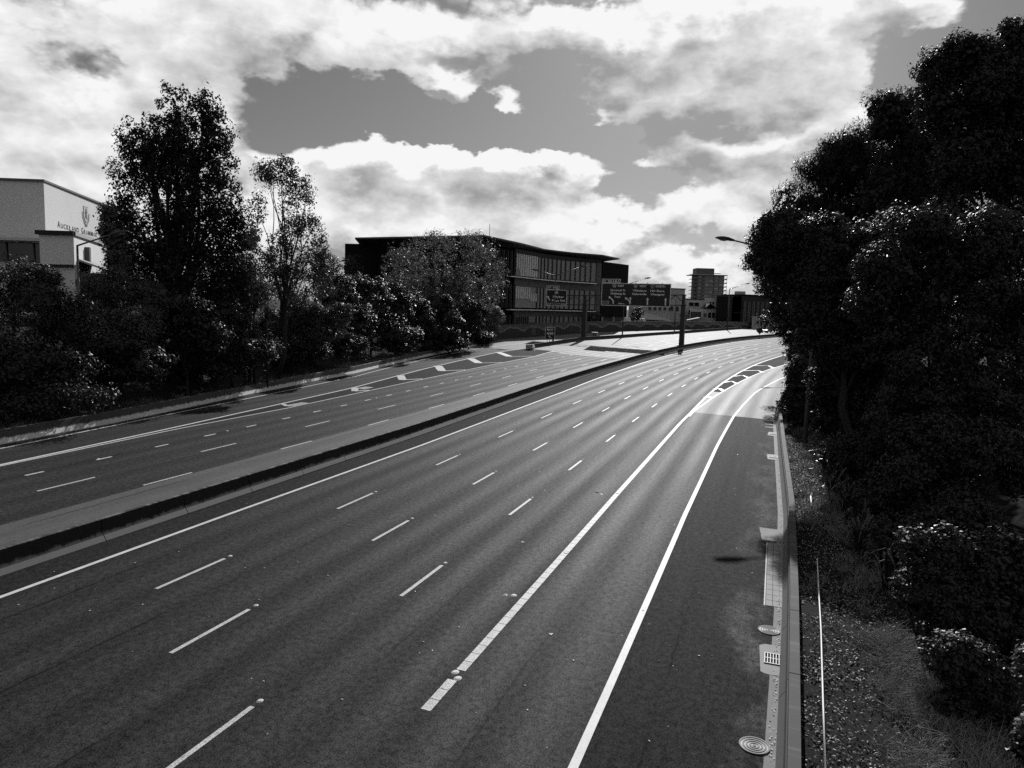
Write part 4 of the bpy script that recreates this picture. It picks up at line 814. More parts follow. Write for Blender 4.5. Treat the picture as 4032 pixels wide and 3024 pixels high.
mb = MB(); mb.box(F, 1.5, L - 1.5, -3.0, -.05, 8.9, 9.2); mb.build('balcony', 'far_grey', o)
o, F, L, z = block(t, 'end_wall', 'far_dark', 2921, 3070, 1164, 268, 2, 14, 4); mb = MB(); mb.box(F, -.2, L, -.2, 14, z, z + .5); mb.build('roof_edge', 'black_clad', t)
for k in range(22):
    mb = MB(); mb.box(F, .4 + .6 * k, .75 + .6 * k, -.2, .0, 4.5, z - 2.0); mb.build('louvre', 'far_grey' if k % 3 else 'far_dark', o)
mb = MB(); PP = at(2918, 1162, 275); F = frame((PP[0], PP[1], 0)); mb.box(F, -1.6, 1.6, 0, 3, PP[2] - .6, PP[2] + 1.4); mb.build('roof_plant', 'far_wall', t)
t = thing('pale_kiosk', 'small pale grey box building beside the dark louvred building', 'building', at(2962, 1275, 250)); o, F, L, z = block(t, 'wall', 'far_wall', 2962, 3040, 1248, 254, 2, 5); mb = MB(); mb.box(F, -.1, L, -.1, 5, z, z + .12); mb.build('roof_edge', 'far_grey', t)
t = thing('white_tent', 'small white pitched awning beside a bush above the noise wall', 'tent', at(2470, 1262, 216)); P = at(2472, 1263, 216); F = frame((P[0], P[1], 0), -.2)
mb = MB(); mb.add([F(-1.9, 0, P[2] - .2), F(.4, 0, P[2] + 1.1), F(1.2, 0, P[2] - .5), F(-1.9, 2.5, P[2] - .2), F(.4, 2.5, P[2] + 1.1), F(1.2, 2.5, P[2] - .5)], [(0, 1, 2), (0, 3, 4, 1), (1, 4, 5, 2), (5, 4, 3)]); mb.build('canopy', 'white_roof', t)
for x in (-1.7, 1.0):
    mb = MB(); mb.tube([F(x, .5, 2.2), F(x, .5, P[2] - .1)], .05, 6); mb.build('post', 'steel', t)
t = thing('white_van', 'small white van roof showing above the noise wall', 'van', at(2525, 1275, 226)); P = at(2525, 1254, 226); F = frame((P[0], P[1], P[2] - 2.3), -.1)
mb = MB(); mb.prism(F, [(-1.9, .4), (-1.9, 2.1), (-1.7, 2.3), (1.0, 2.3), (1.7, 1.3), (2.1, 1.2), (2.1, .4)], 0, 1.9); mb.build('body', 'white_roof', t)
for x in (-1.2, 1.3):
    for y in (.1, 1.8):
        mb = MB(); mb.tube([F(x, y - .12, .35), F(x, y + .12, .35)], .35, 12); mb.build('wheel', 'tyre', t)

# ---------------------------------------------------------------- vegetation
def leaf_mesh(name, P, N, size, m, parent, aspect=.55, droop=0., rng=RNG, fold=.0):
    """one mesh of pointed leaf quads at points P facing N (world coordinates)"""
    n = len(P); off = LOC[parent.name] if parent else np.zeros(3)
    r = rng.normal(size=(n, 3)); r[:, 2] -= droop * 2
    T = r - N * np.sum(r * N, 1, keepdims=True); T /= np.linalg.norm(T, axis=1, keepdims=True) + 1e-9
    B = np.cross(N, T); L = size * rng.uniform(.65, 1.35, (n, 1)); Wd = L * aspect * rng.uniform(.8, 1.2, (n, 1))
    P = P - off; v = np.stack([P - T * L * .5, P + B * Wd * .5 + T * L * .05, P + T * L * .5 - N * L * .12, P - B * Wd * .5 + T * L * .05], 1).reshape(-1, 3)
    me = bpy.data.meshes.new(name); me.vertices.add(4 * n); me.vertices.foreach_set('co', v.astype(np.float32).ravel())
    me.loops.add(4 * n); me.loops.foreach_set('vertex_index', np.arange(4 * n, dtype=np.int32)); me.polygons.add(n)
    me.polygons.foreach_set('loop_start', np.arange(0, 4 * n, 4, dtype=np.int32)); me.polygons.foreach_set('loop_total', np.full(n, 4, np.int32))
    me.materials.append(MATS[m]); me.update(); me.validate()
    o = bpy.data.objects.new(name, me); COL.objects.link(o)
    if parent: o.parent = parent; LOC[o.name] = off
    return o
def unit(v): return v / (np.linalg.norm(v, axis=1, keepdims=True) + 1e-9)
def crown_points(ell, nclump, per, cr_, rng, shell=(.6, 1.0), flat_=.8, upb=.45, rnd=.9, bottom=None):
    """clumps of leaves spread through a union of ellipsoids [(centre, (rx,ry,rz))...]"""
    C = np.array([e[0] for e in ell]); Rr = np.array([e[1] for e in ell]); w_ = (Rr[:, 0] * Rr[:, 2]) ** 1.0; w_ = w_ / w_.sum()
    k = rng.choice(len(ell), nclump, p=w_); d = unit(rng.normal(size=(nclump, 3)))
    if bottom is not None: d[:, 2] = np.where(d[:, 2] < bottom, -d[:, 2] * .6, d[:, 2])
    rad = rng.uniform(shell[0] ** 2, shell[1] ** 2, (nclump, 1)) ** .5 * (1 + rng.normal(0, .05, (nclump, 1)))
    cc = C[k] + d * Rr[k] * rad; out = unit(d / Rr[k])
    cs_ = cr_ * rng.uniform(.6, 1.4, (nclump, 1))
    q = unit(rng.normal(size=(nclump, per, 3))[..., :].reshape(-1, 3)).reshape(nclump, per, 3) * rng.uniform(.2, 1, (nclump, per, 1)) ** .5
    P = (cc[:, None] + q * cs_[:, None] * np.array([1, 1, flat_])).reshape(-1, 3)
    N = unit((out[:, None] * .6 + q * .8 + np.array([0, 0, upb]) + rng.normal(0, rnd * .6, q.shape)).reshape(-1, 3))
    return P, N
def limb_mesh(mb, a, b, r0, r1, rng, bend=.12, n=5):
    a, b = np.array(a, float), np.array(b, float); L = np.linalg.norm(b - a); o = rng.normal(0, bend * L * .4, 3); o[2] = abs(o[2])
    pts = [a + (b - a) * u + o * math.sin(math.pi * u) + rng.normal(0, .02 * L, 3) * (0 < u < 1) for u in np.linspace(0, 1, n)]
    mb.tube(pts, list(np.linspace(r0, r1, n)), 7)
EP = lambda cx, cy, rx, ry, d, dep=.9: (at(cx, cy, d), (rx * d / CAM_F, rx * d / CAM_F * dep, ry * d / CAM_F))
def tree(name, label, ell, base, m, leaf, nclump, per, cr_, cat='tree', group=None, bark='bark', r0=.35, limbs=8, aspect=.55, droop=0., trunk_to=None, seed=1, sub=0, **kw):
    rng = np.random.default_rng(seed); ell = list(ell)
    if sub:                              # break each dome into uneven smaller heads
        for c, r_ in list(ell):
            for k in range(sub):
                dd = unit(rng.normal(size=(1, 3)))[0]; dd[2] = abs(dd[2]) * .9 - .15; kk = rng.uniform(.28, .5); ell.append((c + dd * np.array(r_) * rng.uniform(.75, 1.0), tuple(np.array(r_) * kk * rng.uniform(.8, 1.25, 3))))
        ell = [(c, tuple(np.array(r_) * (.86 if i < len(ell) // (sub + 1) else 1))) for i, (c, r_) in enumerate(ell)]
    base = np.array(base, float); base[2] = gz(base[0], base[1]) - .1
    t = thing(name, label, cat, base, group)
    C = np.array([e[0] for e in ell]); top = C[np.argmax(C[:, 2])]; mid = C.mean(0) if trunk_to is None else np.array(trunk_to, float); mid = base + (mid - base) * .75
    mb = MB(); limb_mesh(mb, base, mid, r0, r0 * .55, rng, .05, 6); tr = mb.build('trunk', bark, t, True)
    if limbs:
        for i in range(limbs):
            e = ell[i % len(ell)]; end = e[0] + unit(rng.normal(size=(1, 3)))[0] * np.array(e[1]) * .45 * (i >= len(ell)); u = rng.uniform(.3, 1.0)
            mb = MB(); limb_mesh(mb, base + (mid - base) * u, end, r0 * .4, r0 * .08, rng); mb.build('limb', bark, t, True)
    P, N = crown_points(ell, nclump, per, cr_, rng, **kw)
    g = ground_z(P[:, 0], P[:, 1]) if len(P) < 9e4 else np.full(len(P), -99.); ok = P[:, 2] > g + .05
    leaf_mesh('crown', P[ok], N[ok], leaf, m, t, aspect, droop, rng); return t

# --- tall trees above the left bank
d = 66
tree('poplar_tree', 'tall dense dark poplar with several spires beside the white school', [EP(*e, d) for e in ((690, 440, 60, 120), (690, 560, 100, 120), (800, 450, 65, 95), (850, 560, 70, 140), (560, 560, 85, 100), (540, 680, 110, 110), (700, 760, 150, 180), (860, 760, 85, 170), (500, 830, 70, 90), (610, 950, 170, 150), (820, 960, 130, 170), (460, 880, 46, 44), (700, 1120, 220, 120), (900, 1060, 80, 150), (480, 1050, 60, 60), (445, 835, 26, 28), (930, 900, 40, 110), (455, 970, 40, 50), (560, 1120, 150, 110), (860, 1160, 120, 90), (640, 640, 70, 120), (770, 620, 90, 130))],
     (at(700, 1200, d)[0], d, 0), 'leaf_poplar', .27, 2050, 30, .52, 'tree', 'tall trees above the left bank', limbs=34, r0=.55, upb=.1, shell=(.2, 1.06), flat_=1.25, seed=11)
tree('poplar_tree', 'small pale leafed tree tucked between poplar and school lettering', [EP(*e, d - 3) for e in ((425, 850, 30, 34), (455, 930, 46, 50), (428, 905, 26, 26), (475, 1010, 50, 60))], (at(470, 1100, d - 3)[0], d - 3, 0), 'leaf_mid', .3, 150, 30, .6, 'tree', 'tall trees above the left bank', limbs=8, r0=.15, seed=12)
d = 76
tree('slender_tree', 'slender sparse tree with bare upright stems right of the poplar', [EP(e[0] + (e[0] - 1110) * .12, e[1], e[2] * 1.18, e[3] * 1.1, d) for e in ((1060, 680, 40, 40), (1120, 660, 36, 40), (1150, 720, 45, 55), (1195, 800, 42, 36), (1130, 790, 40, 40), (1170, 880, 55, 50), (1220, 960, 42, 40), (1140, 960, 60, 60), (1240, 1030, 45, 45), (1190, 1060, 70, 70), (1070, 1040, 60, 70), (1020, 820, 34, 60), (1000, 930, 36, 50), (1250, 1110, 45, 60), (1225, 880, 36, 30), (1265, 1000, 30, 40), (1100, 1140, 110, 70), (1080, 700, 40, 50), (1200, 730, 26, 40))],
     (at(1090, 1230, d)[0], d, 0), 'leaf_mid', .24, 560, 32, .58, 'tree', 'tall trees above the left bank', limbs=22, r0=.26, shell=(.2, 1.05), flat_=1.2, seed=13, upb=.1)
tree('slender_tree', 'low pale bushy tree filling the gap beside the poplar', [EP(*e, 70) for e in ((985, 960, 36, 60), (960, 1080, 60, 80), (1010, 1150, 70, 70), (930, 1180, 60, 60))], (at(980, 1230, 70)[0], 70, 0), 'leaf_pale', .26, 280, 30, .6, 'tree', 'tall trees above the left bank', limbs=8, r0=.16, seed=14, shell=(.2, 1.02))

# --- shrubs on the left bank
SH = [  # label, ellipsoids(px), distance, material, leaf, density
    ('dark glossy shrub below the school window at the picture edge', [(40, 1120, 130, 130), (-80, 1180, 150, 180), (130, 1120, 90, 90)], 60, 'leaf_gloss', .2, 1.2),
    ('shrub with shining leaves hanging round the street lamp pole', [(150, 1230, 130, 120), (290, 1220, 80, 90), (250, 1330, 90, 90), (330, 1300, 60, 90)], 49.5, 'leaf_gloss', .17, 1.3),
    ('pale grey rounded shrub under the school annex', [(480, 1130, 110, 90), (580, 1180, 90, 90), (400, 1170, 80, 80), (620, 1260, 70, 80)], 61, 'leaf_mid', .18, 1.5),
    ('dark tall shrub spreading below the poplar', [(720, 1230, 120, 90), (640, 1330, 110, 100), (800, 1320, 110, 110)], 60, 'leaf_dark', .26, 1.0),
    ('dark shrub thicket behind the second street lamp', [(900, 1270, 110, 100), (960, 1350, 90, 80), (860, 1390, 100, 70)], 66, 'leaf_dark', .26, 1.0),
    ('leafy shrub right of the slender tree trunk', [(1190, 1230, 90, 80), (1250, 1290, 90, 80), (1150, 1310, 80, 80), (1320, 1260, 60, 70)], 80, 'leaf_mid', .26, 1.0),
    ('low dark shrub mass on the bank near the lamp foot', [(60, 1420, 170, 140), (230, 1480, 130, 110), (-80, 1500, 140, 130)], 47, 'leaf_dark', .24, 1.0),
    ('low dark shrub mass above the pale barrier joint', [(420, 1410, 150, 120), (560, 1440, 120, 90), (330, 1530, 90, 60)], 53, 'leaf_dark', .24, 1.0),
    ('low dark shrub mass below the cabbage palms', [(720, 1440, 130, 80), (860, 1440, 110, 60), (980, 1400, 90, 60)], 62, 'leaf_dark', .24, .9),
    ('low leafy shrub filling the bank before the pale barrier', [(150, 1580, 150, 70), (-40, 1620, 140, 70), (330, 1570, 100, 60)], 45.5, 'leaf_dark', .2, .8),
    ('grey green shrub between the school shrub and the poplar foot', [(360, 1290, 90, 110), (480, 1320, 110, 110), (560, 1300, 90, 90)], 56, 'leaf_mid', .22, 1.1),
    ('dark undergrowth below the poplar and palms', [(640, 1440, 110, 80), (760, 1380, 120, 90), (900, 1420, 110, 70), (1020, 1380, 100, 80)], 68, 'leaf_dark', .24, 1.0),
    ('dark undergrowth between the slender tree and the dome shrubs', [(1080, 1300, 100, 90), (1180, 1340, 100, 70), (1300, 1340, 90, 70), (1380, 1370, 90, 50)], 86, 'leaf_dark', .26, 1.0),
    ('low dark shrub by the second lamp pole', [(1120, 1390, 100, 60), (1230, 1380, 80, 50)], 80, 'leaf_dark', .26, .9)]
for i, (lab, el_, d, m, lf, dn) in enumerate(SH):
    ell = [EP(*e, d) for e in el_]; ar = sum(e[1][0] * e[1][2] for e in ell); c = np.mean([e[0] for e in ell], 0)
    tree('bank_shrub', lab, ell, (c[0], d + .5, 0), m, lf, int(30 * ar * dn) + 60, 34, .55, 'shrub', 'shrubs on the left bank', limbs=5, r0=.14, seed=30 + i, shell=(.5, 1.05), sub=3)
# --- rounded pohutukawa domes towards the office building
DM = [((1340, 1130, 70, 60), (1320, 1190, 90, 80), 96, 'first rounded dark dome shrub after the second lamp'), ((1440, 1130, 80, 45), (1460, 1190, 100, 80), 105, 'broad rounded dome shrub under the dark side block'), ((1540, 1160, 60, 60), (1560, 1230, 80, 80), 110, 'tall rounded dome shrub in front of the spreading tree'),
      ((1400, 1270, 110, 80), (1330, 1310, 90, 80), 97, 'dark rounded dome shrub low on the bank'), ((1500, 1300, 110, 90), (1580, 1330, 90, 70), 104, 'wide dark dome shrub above the ramp barrier'), ((1620, 1200, 55, 50), (1660, 1260, 70, 80), 116, 'rounded dome shrub under the spreading tree trunk'),
      ((1720, 1200, 60, 50), (1740, 1270, 65, 90), 122, 'glossy upright dome shrub before the noise wall'), ((1830, 1215, 60, 50), (1850, 1270, 62, 80), 130, 'glossy rounded shrub beside the noise wall end'), ((1680, 1340, 90, 50), (1780, 1340, 80, 45), 118, 'low dark dome shrub along the ramp edge'),
      ((1950, 1250, 38, 40), (1915, 1290, 40, 50), 151, 'pale leafed shrub spilling over the noise wall end'), ((1900, 1330, 45, 30), (1850, 1335, 50, 34), 140, 'small dark shrub at the foot of the noise wall end')]
for i, (a, b, d, lab) in enumerate(DM):
    ell = [EP(*a, d), EP(*b, d)]; ar = sum(e[1][0] * e[1][2] for e in ell); m = 'leaf_pale' if 'pale' in lab else ('leaf_gloss' if 'glossy' in lab else 'leaf_dark')
    tree('dome_shrub', lab, ell, (ell[1][0][0], d + .5, 0), m, .3, int(16 * ar) + 50, 40, .6, 'shrub', 'rounded shrubs on the ramp bank', limbs=4, r0=.16, seed=60 + i, shell=(.75, 1.03), upb=.7, rnd=.7, sub=4)
d = 141
tree('spreading_tree', 'broad sparse leafed tree with visible limbs before the office block', [EP(*e, d) for e in ((1640, 1010, 110, 70), (1780, 970, 120, 55), (1900, 1010, 70, 70), (1560, 1090, 80, 90), (1700, 1090, 120, 90), (1850, 1090, 110, 90), (1960, 1080, 45, 60), (1640, 1170, 110, 70), (1800, 1180, 120, 70), (1930, 1160, 60, 60), (1700, 930, 70, 30), (1850, 930, 60, 35), (1580, 1010, 60, 50))],
     (at(1730, 1290, d)[0], d, 0), 'leaf_pale', .30, 820, 24, .85, 'tree', None, limbs=24, r0=.4, bark='bark_pale', seed=15, shell=(.15, 1.03), flat_=1.0, trunk_to=at(1740, 1120, d))
for i, (cx, cy, rx, ry, lab) in enumerate(((1290, 1040, 55, 45, 'dark pine clump left of the dark side block'), (1390, 1050, 40, 60, 'dark conifer against the side of the office block'))):
    tree('background_tree', lab, [EP(cx, cy, rx, ry, 168), EP(cx, cy + 70, rx * 1.1, 60, 168)], (at(cx, cy, 168)[0], 168, 0), 'leaf_dark', .4, 110, 34, 1.0, 'tree', None, limbs=3, seed=80 + i)
tree('background_tree', 'small round tree beside the white awning above the noise wall', [EP(2512, 1232, 24, 28, 218), EP(2500, 1250, 28, 22, 218)], (at(2510, 1260, 218)[0], 218, 0), 'leaf_dark', .36, 60, 30, .5, 'tree', None, limbs=3, r0=.12, seed=84)
tree('background_tree', 'low shrub row in front of the office undercroft', [EP(2340, 1248, 30, 16, 203), EP(2310, 1252, 24, 14, 203)], (at(2330, 1260, 203)[0], 203, 0), 'leaf_mid', .36, 60, 30, .5, 'shrub', None, limbs=3, r0=.1, seed=85)
tree('background_tree', 'dark shrub peeping behind the gantry leg', [EP(2690, 1250, 14, 16, 232), EP(2690, 1262, 16, 12, 232)], (at(2690, 1262, 232)[0], 232, 0), 'leaf_dark', .36, 30, 30, .5, 'shrub', None, limbs=2, r0=.1, seed=86)

# --- big trees on the right
RT = 'trees on the right verge'
def dense(name, label, el_, d, base, m, leaf, n, per, cr_, seed, cat='tree', limbs=12, r0=.45, aspect=.5, droop=0., upb=.6, flat_=.9, fill=.28):
    """thick crown: a leafy shell of small domes over a sparser dark filling"""
    ell = [EP(*e, d + (e[4] if len(e) > 4 else 0)) if len(e) == 4 else EP(*e[:4], d + e[4]) for e in el_]
    t = tree(name, label, ell, (at(base, 1500, d)[0], d + 1, 0), m, leaf, int(n * .85), int(per * .9), cr_, cat, RT, limbs=limbs, r0=r0, aspect=aspect, droop=droop, seed=seed, shell=(.8, 1.05), upb=upb, flat_=flat_, sub=5)
    rng = np.random.default_rng(seed + 500); P, N = crown_points(ell, int(n * fill), 24, cr_ * 1.2, rng, shell=(.1, .85)); ok = P[:, 2] > ground_z(P[:, 0], P[:, 1])
    leaf_mesh('inner_foliage', P[ok], N[ok], leaf * 1.7, m, t, .7, 0, rng); return t
dense('pohutukawa_tree', 'rounded dense evergreen overhanging the exit ramp', ((3120, 950, 120, 110), (3045, 1030, 80, 80), (3160, 1100, 120, 100), (3240, 1170, 110, 130), (3010, 985, 45, 45), (3080, 880, 70, 70), (3250, 1000, 120, 120), (3230, 1300, 80, 60)), 50, 3330, 'leaf_gloss', .19, 2200, 38, .42, 101, r0=.3)
dense('pohutukawa_tree', 'rounded evergreen behind the overhanging tree by the ramp bend', ((3090, 1170, 90, 100), (3060, 1110, 60, 70), (3130, 1270, 120, 60), (3220, 1230, 130, 110), (3180, 1330, 110, 60), (3300, 1320, 120, 90), (3150, 1390, 60, 50)), 86, 3300, 'leaf_dark', .28, 1000, 38, .65, 116)
dense('gum_tree', 'drooping gum tree with trailing twigs behind the rounded evergreen', ((3170, 800, 110, 90), (3280, 690, 120, 100), (3400, 860, 170, 150), (3230, 880, 130, 90), (3450, 690, 140, 130), (3110, 870, 60, 50), (3360, 590, 90, 80), (3300, 620, 80, 70)), 84, 3480, 'leaf_gum', .34, 1500, 40, .75, 102, aspect=.24, droop=.9, upb=.2, flat_=1.4)
dense('gum_tree', 'drooping gum tree with a separate knob shaped head', ((3500, 420, 75, 60), (3560, 470, 80, 70), (3470, 500, 60, 70), (3620, 600, 150, 120), (3540, 740, 160, 150), (3700, 760, 160, 150), (3640, 430, 90, 100)), 74, 3700, 'leaf_gum', .32, 1400, 40, .7, 103, aspect=.24, droop=.9, upb=.2, flat_=1.4)
dense('gum_tree', 'tallest dark gum tree rising to the upper corner', ((3770, 230, 100, 80), (3690, 290, 70, 85), (3850, 250, 100, 90), (3980, 190, 60, 100), (3900, 400, 160, 150), (3730, 430, 110, 130), (4040, 400, 120, 160), (3820, 620, 180, 160), (4000, 650, 160, 180), (3965, 105, 26, 28), (4040, 180, 60, 90)), 60, 3950, 'leaf_dark', .27, 2050, 40, .55, 104, aspect=.4, droop=.4, flat_=1.1)
dense('pohutukawa_tree', 'dark evergreen mass filling the verge between gum trunks', ((3560, 960, 170, 150), (3760, 920, 180, 170), (3950, 930, 160, 170), (3480, 1150, 160, 150), (3680, 1130, 180, 160), (3880, 1130, 180, 160), (3560, 1310, 170, 130)), 58, 3760, 'leaf_dark', .28, 1100, 34, .55, 105)
dense('pohutukawa_tree', 'dark leafy tree standing between the lamp pole and the gum trees', ((3290, 960, 110, 110), (3230, 1090, 90, 100), (3360, 1100, 120, 120), (3220, 1230, 90, 80), (3330, 1260, 120, 90), (3440, 1240, 110, 110), (3200, 1310, 70, 50), (3420, 990, 110, 110), (3230, 1340, 90, 36), (3480, 1370, 120, 80), (3180, 1180, 50, 50), (3350, 1390, 120, 60)), 47, 3400, 'leaf_gloss', .19, 2200, 36, .42, 113, r0=.3)
dense('verge_shrub', 'leafy shrub bank beneath the tree that hides the lamp pole', ((3320, 1430, 110, 90), (3260, 1520, 80, 100), (3400, 1400, 110, 90), (3380, 1560, 110, 100), (3470, 1480, 110, 100), (3330, 1660, 80, 80), (3450, 1690, 110, 90), (3250, 1640, 50, 60), (3560, 1590, 110, 110)), 49, 3450, 'leaf_gloss', .2, 1300, 36, .42, 114, 'shrub', 6, .15, upb=.8)
dense('verge_shrub', 'dark shrub pressed against the barrier before its end', ((3140, 1470, 50, 80), (3170, 1590, 70, 90), (3220, 1690, 55, 70), (3130, 1640, 28, 40), (3240, 1520, 80, 90), (3290, 1640, 80, 90), (3120, 1560, 30, 40)), 61, 3230, 'leaf_gloss', .22, 1000, 36, .42, 115, 'shrub', 6, .15, upb=.8)
dense('pohutukawa_tree', 'dark evergreen leaning over the verge behind the near glinting leaves', ((3500, 1060, 140, 120), (3620, 1190, 140, 130), (3440, 1190, 90, 100), (3760, 1040, 160, 150), (3520, 1310, 110, 90), (3900, 960, 160, 160), (3650, 930, 130, 110)), 36, 3750, 'leaf_dark', .16, 1500, 34, .36, 117, r0=.28)
dense('verge_shrub', 'black shaded undergrowth closing the verge behind the dry grass', ((3760, 2590, 110, 120), (3870, 2690, 120, 140), (3760, 2770, 80, 90), (3900, 2880, 130, 130), (3840, 2980, 90, 80)), 16, 3950, 'leaf_dark', .085, 620, 34, .16, 130, 'shrub', 4, .06, upb=.8, fill=.5)
tree('pohutukawa_tree', 'near evergreen with large glinting leaves at the picture edge', [EP(*e, 34) for e in ((3790, 1330, 150, 110), (3650, 1420, 130, 110), (3920, 1420, 150, 130), (4040, 1280, 120, 160), (3580, 1540, 130, 90), (3780, 1540, 170, 120), (3990, 1600, 140, 130), (3920, 1180, 120, 90), (3700, 1650, 150, 100), (3500, 1640, 110, 90))],
     (at(3850, 1900, 34)[0], 34, 0), 'leaf_gloss', .16, 1900, 34, .34, 'tree', RT, limbs=12, r0=.3, seed=106, shell=(.55, 1.03), upb=.7, sub=4)
tree('pohutukawa_tree', 'bushy evergreen crowding the barrier end by the ramp', [EP(*e, 74) for e in ((3150, 1400, 55, 60), (3160, 1490, 70, 80), (3180, 1580, 75, 70), (3280, 1460, 110, 90), (3290, 1580, 110, 80), (3400, 1500, 120, 110), (3130, 1630, 40, 40))],
     (at(3260, 1680, 76)[0], 76, 0), 'leaf_gloss', .26, 1000, 38, .6, 'tree', RT, limbs=10, r0=.25, seed=107, shell=(.6, 1.02), upb=.7, sub=4)
tree('verge_shrub', 'evergreen shrub around the dark lamp pole', [EP(*e, 53) for e in ((3330, 1680, 70, 90), (3420, 1640, 110, 110), (3540, 1690, 110, 110), (3420, 1790, 110, 90), (3260, 1740, 36, 60))],
     (at(3430, 1830, 54)[0], 54, 0), 'leaf_gloss', .22, 900, 38, .5, 'shrub', RT, limbs=8, r0=.18, seed=108, shell=(.6, 1.02), upb=.7, sub=4)
for k, (lab, d, bx_, lf, el_) in enumerate((('dark foliage spilling down the verge below the lamp pole', 41, 3450, .15, ((3320, 1790, 80, 90), (3430, 1790, 110, 120), (3570, 1760, 130, 130), (3350, 1880, 70, 60))),
        ('dark foliage hanging over the verge beside the flax row', 33, 3560, .13, ((3420, 1960, 90, 100), (3540, 1940, 120, 130), (3700, 1900, 150, 150), (3480, 2060, 80, 70))),
        ('dark foliage above the upper end of the conduit pipe', 26, 3650, .11, ((3520, 2120, 90, 100), (3640, 2110, 120, 130), (3800, 2080, 150, 160), (3600, 2250, 90, 80))),
        ('dark low foliage beside the dry grass patch', 19, 3760, .09, ((3600, 2330, 90, 100), (3720, 2370, 120, 130), (3700, 2520, 90, 90), (3860, 2450, 130, 150))))):
    dense('verge_shrub', lab, el_, d, bx_, 'leaf_dark', lf, 620, 34, d * .0085, 120 + k, 'shrub', 5, .1, upb=.8, fill=.5)
tree('verge_shrub', 'deep shaded shrub thicket below the near evergreen', [EP(*e, 30) for e in ((3680, 1750, 170, 130), (3870, 1790, 170, 150), (4030, 1850, 120, 160), (3560, 1870, 120, 120), (3720, 1960, 150, 130), (3480, 1940, 60, 90))],
     (at(3760, 2150, 30)[0], 30, 0), 'leaf_dark', .16, 900, 32, .4, 'shrub', RT, limbs=8, r0=.16, seed=109, shell=(.6, 1.02), sub=4)
tree('verge_shrub', 'deep shaded shrub nearest the overbridge on the verge', [EP(*e, 20) for e in ((3720, 2230, 150, 150), (3880, 2250, 170, 170), (4030, 2350, 150, 200), (3850, 2480, 140, 140), (3620, 2160, 90, 100), (3980, 2600, 110, 140))],
     (at(3900, 2800, 20)[0], 20, 0), 'leaf_dark', .13, 900, 32, .3, 'shrub', RT, limbs=8, r0=.12, seed=110, shell=(.6, 1.02), sub=4)
tree('verge_shrub', 'shrub with bright broad leaves at the lower corner of the picture', [EP(*e, 10.5) for e in ((4075, 2600, 60, 70), (4060, 2880, 70, 60), (4130, 2740, 90, 150), (4040, 2960, 60, 50))],
     (at(4120, 2950, 10.5)[0] + .4, 10.4, 0), 'leaf_gloss', .11, 130, 26, .16, 'shrub', RT, limbs=6, r0=.05, seed=111, shell=(.5, 1.03), upb=1.2)

# --- flax and cabbage palms: strap leaves one by one
def blade_meshes(n=5):
    out = []
    for k in range(n):
        rng = np.random.default_rng(k); mb = MB(); vs = []; m = 7; bend = .35 + .35 * rng.random()
        for i in range(m):
            u = i / (m - 1); x = u * (.55 + .3 * bend) ; z = math.sin(u * math.pi * (.5 + bend * .55)) * .8; w_ = .035 * (1 - u ** 3) * (.5 + min(1, u * 5) * .5)
            vs += [(x, -w_, z + w_ * .3), (x, 0, z), (x, w_, z + w_ * .3)]
        mb.add(vs, [(i * 3 + j, i * 3 + j + 1, (i + 1) * 3 + j + 1, (i + 1) * 3 + j) for i in range(m - 1) for j in (0, 1)])
        me = bpy.data.meshes.new('leaf_blade'); me.from_pydata(mb.v, [], mb.f); me.materials.append(MATS['leaf_flax']); me.update(); out.append(me)
    return out
BLADES = blade_meshes()
def strap_plant(name, label, loc, nb, size, seed, group, trunk=0, up_=.0):
    rng = np.random.default_rng(seed); loc = np.array(loc, float); t = thing(name, label, 'plant', loc, group)
    if trunk: mb = MB(); mb.tube([loc - (0, 0, .2), loc + (0, 0, trunk)], [.13, .09], 8); mb.build('trunk', 'bark', t, True)
    for i in range(nb):
        o = bpy.data.objects.new('leaf_blade', BLADES[rng.integers(5)]); COL.objects.link(o); o.parent = t; o.location = (rng.normal(0, .08), rng.normal(0, .08), trunk)
        s_ = size * rng.uniform(.7, 1.25); o.scale = (s_, s_ * 1.0, s_ * rng.uniform(.8, 1.2)); o.rotation_euler = (rng.normal(0, .15), rng.normal(-.1, .45) - up_, 2 * math.pi * (i + rng.random() * .8) / nb)
def vg(s, o): p = RD(s, o); return (p[0], p[1], gz(p[0], p[1]))
FX = ((33, 17.5), (30, 17.8), (27.5, 17.5), (25, 18.0), (23, 17.7), (19.5, 18.2), (17.5, 17.8), (15, 18.4), (36, 17.8), (13, 18.3))
FL = {4: 'arching flax clump beside the short white pipe offcut', 7: 'arching flax clump near the upper end of the white conduit pipe', 8: 'arching flax clump in shade behind the stepped barrier cap'}
for i, (s, o) in enumerate(FX): strap_plant('flax_plant', FL.get(i, 'arching strap leaved flax in the row along the leaf littered verge'), vg(s, o), 26, 1.35, 200 + i, 'flax plants on the right verge')
for i, (px, py, d) in enumerate(((1000, 1240, 68), (1050, 1260, 68), (965, 1300, 66))):
    p = at(px, py, d); g = gz(p[0], p[1]); strap_plant('cabbage_palm', ('tallest spiky cabbage palm beside the poplar foot', 'spiky cabbage palm nearest the slender tree trunk', 'lowest spiky cabbage palm nearest the pale roadside barrier')[i], (p[0], p[1], g), 34, 1.25, 230 + i, 'cabbage palms on the left bank', max(.5, p[2] - g))

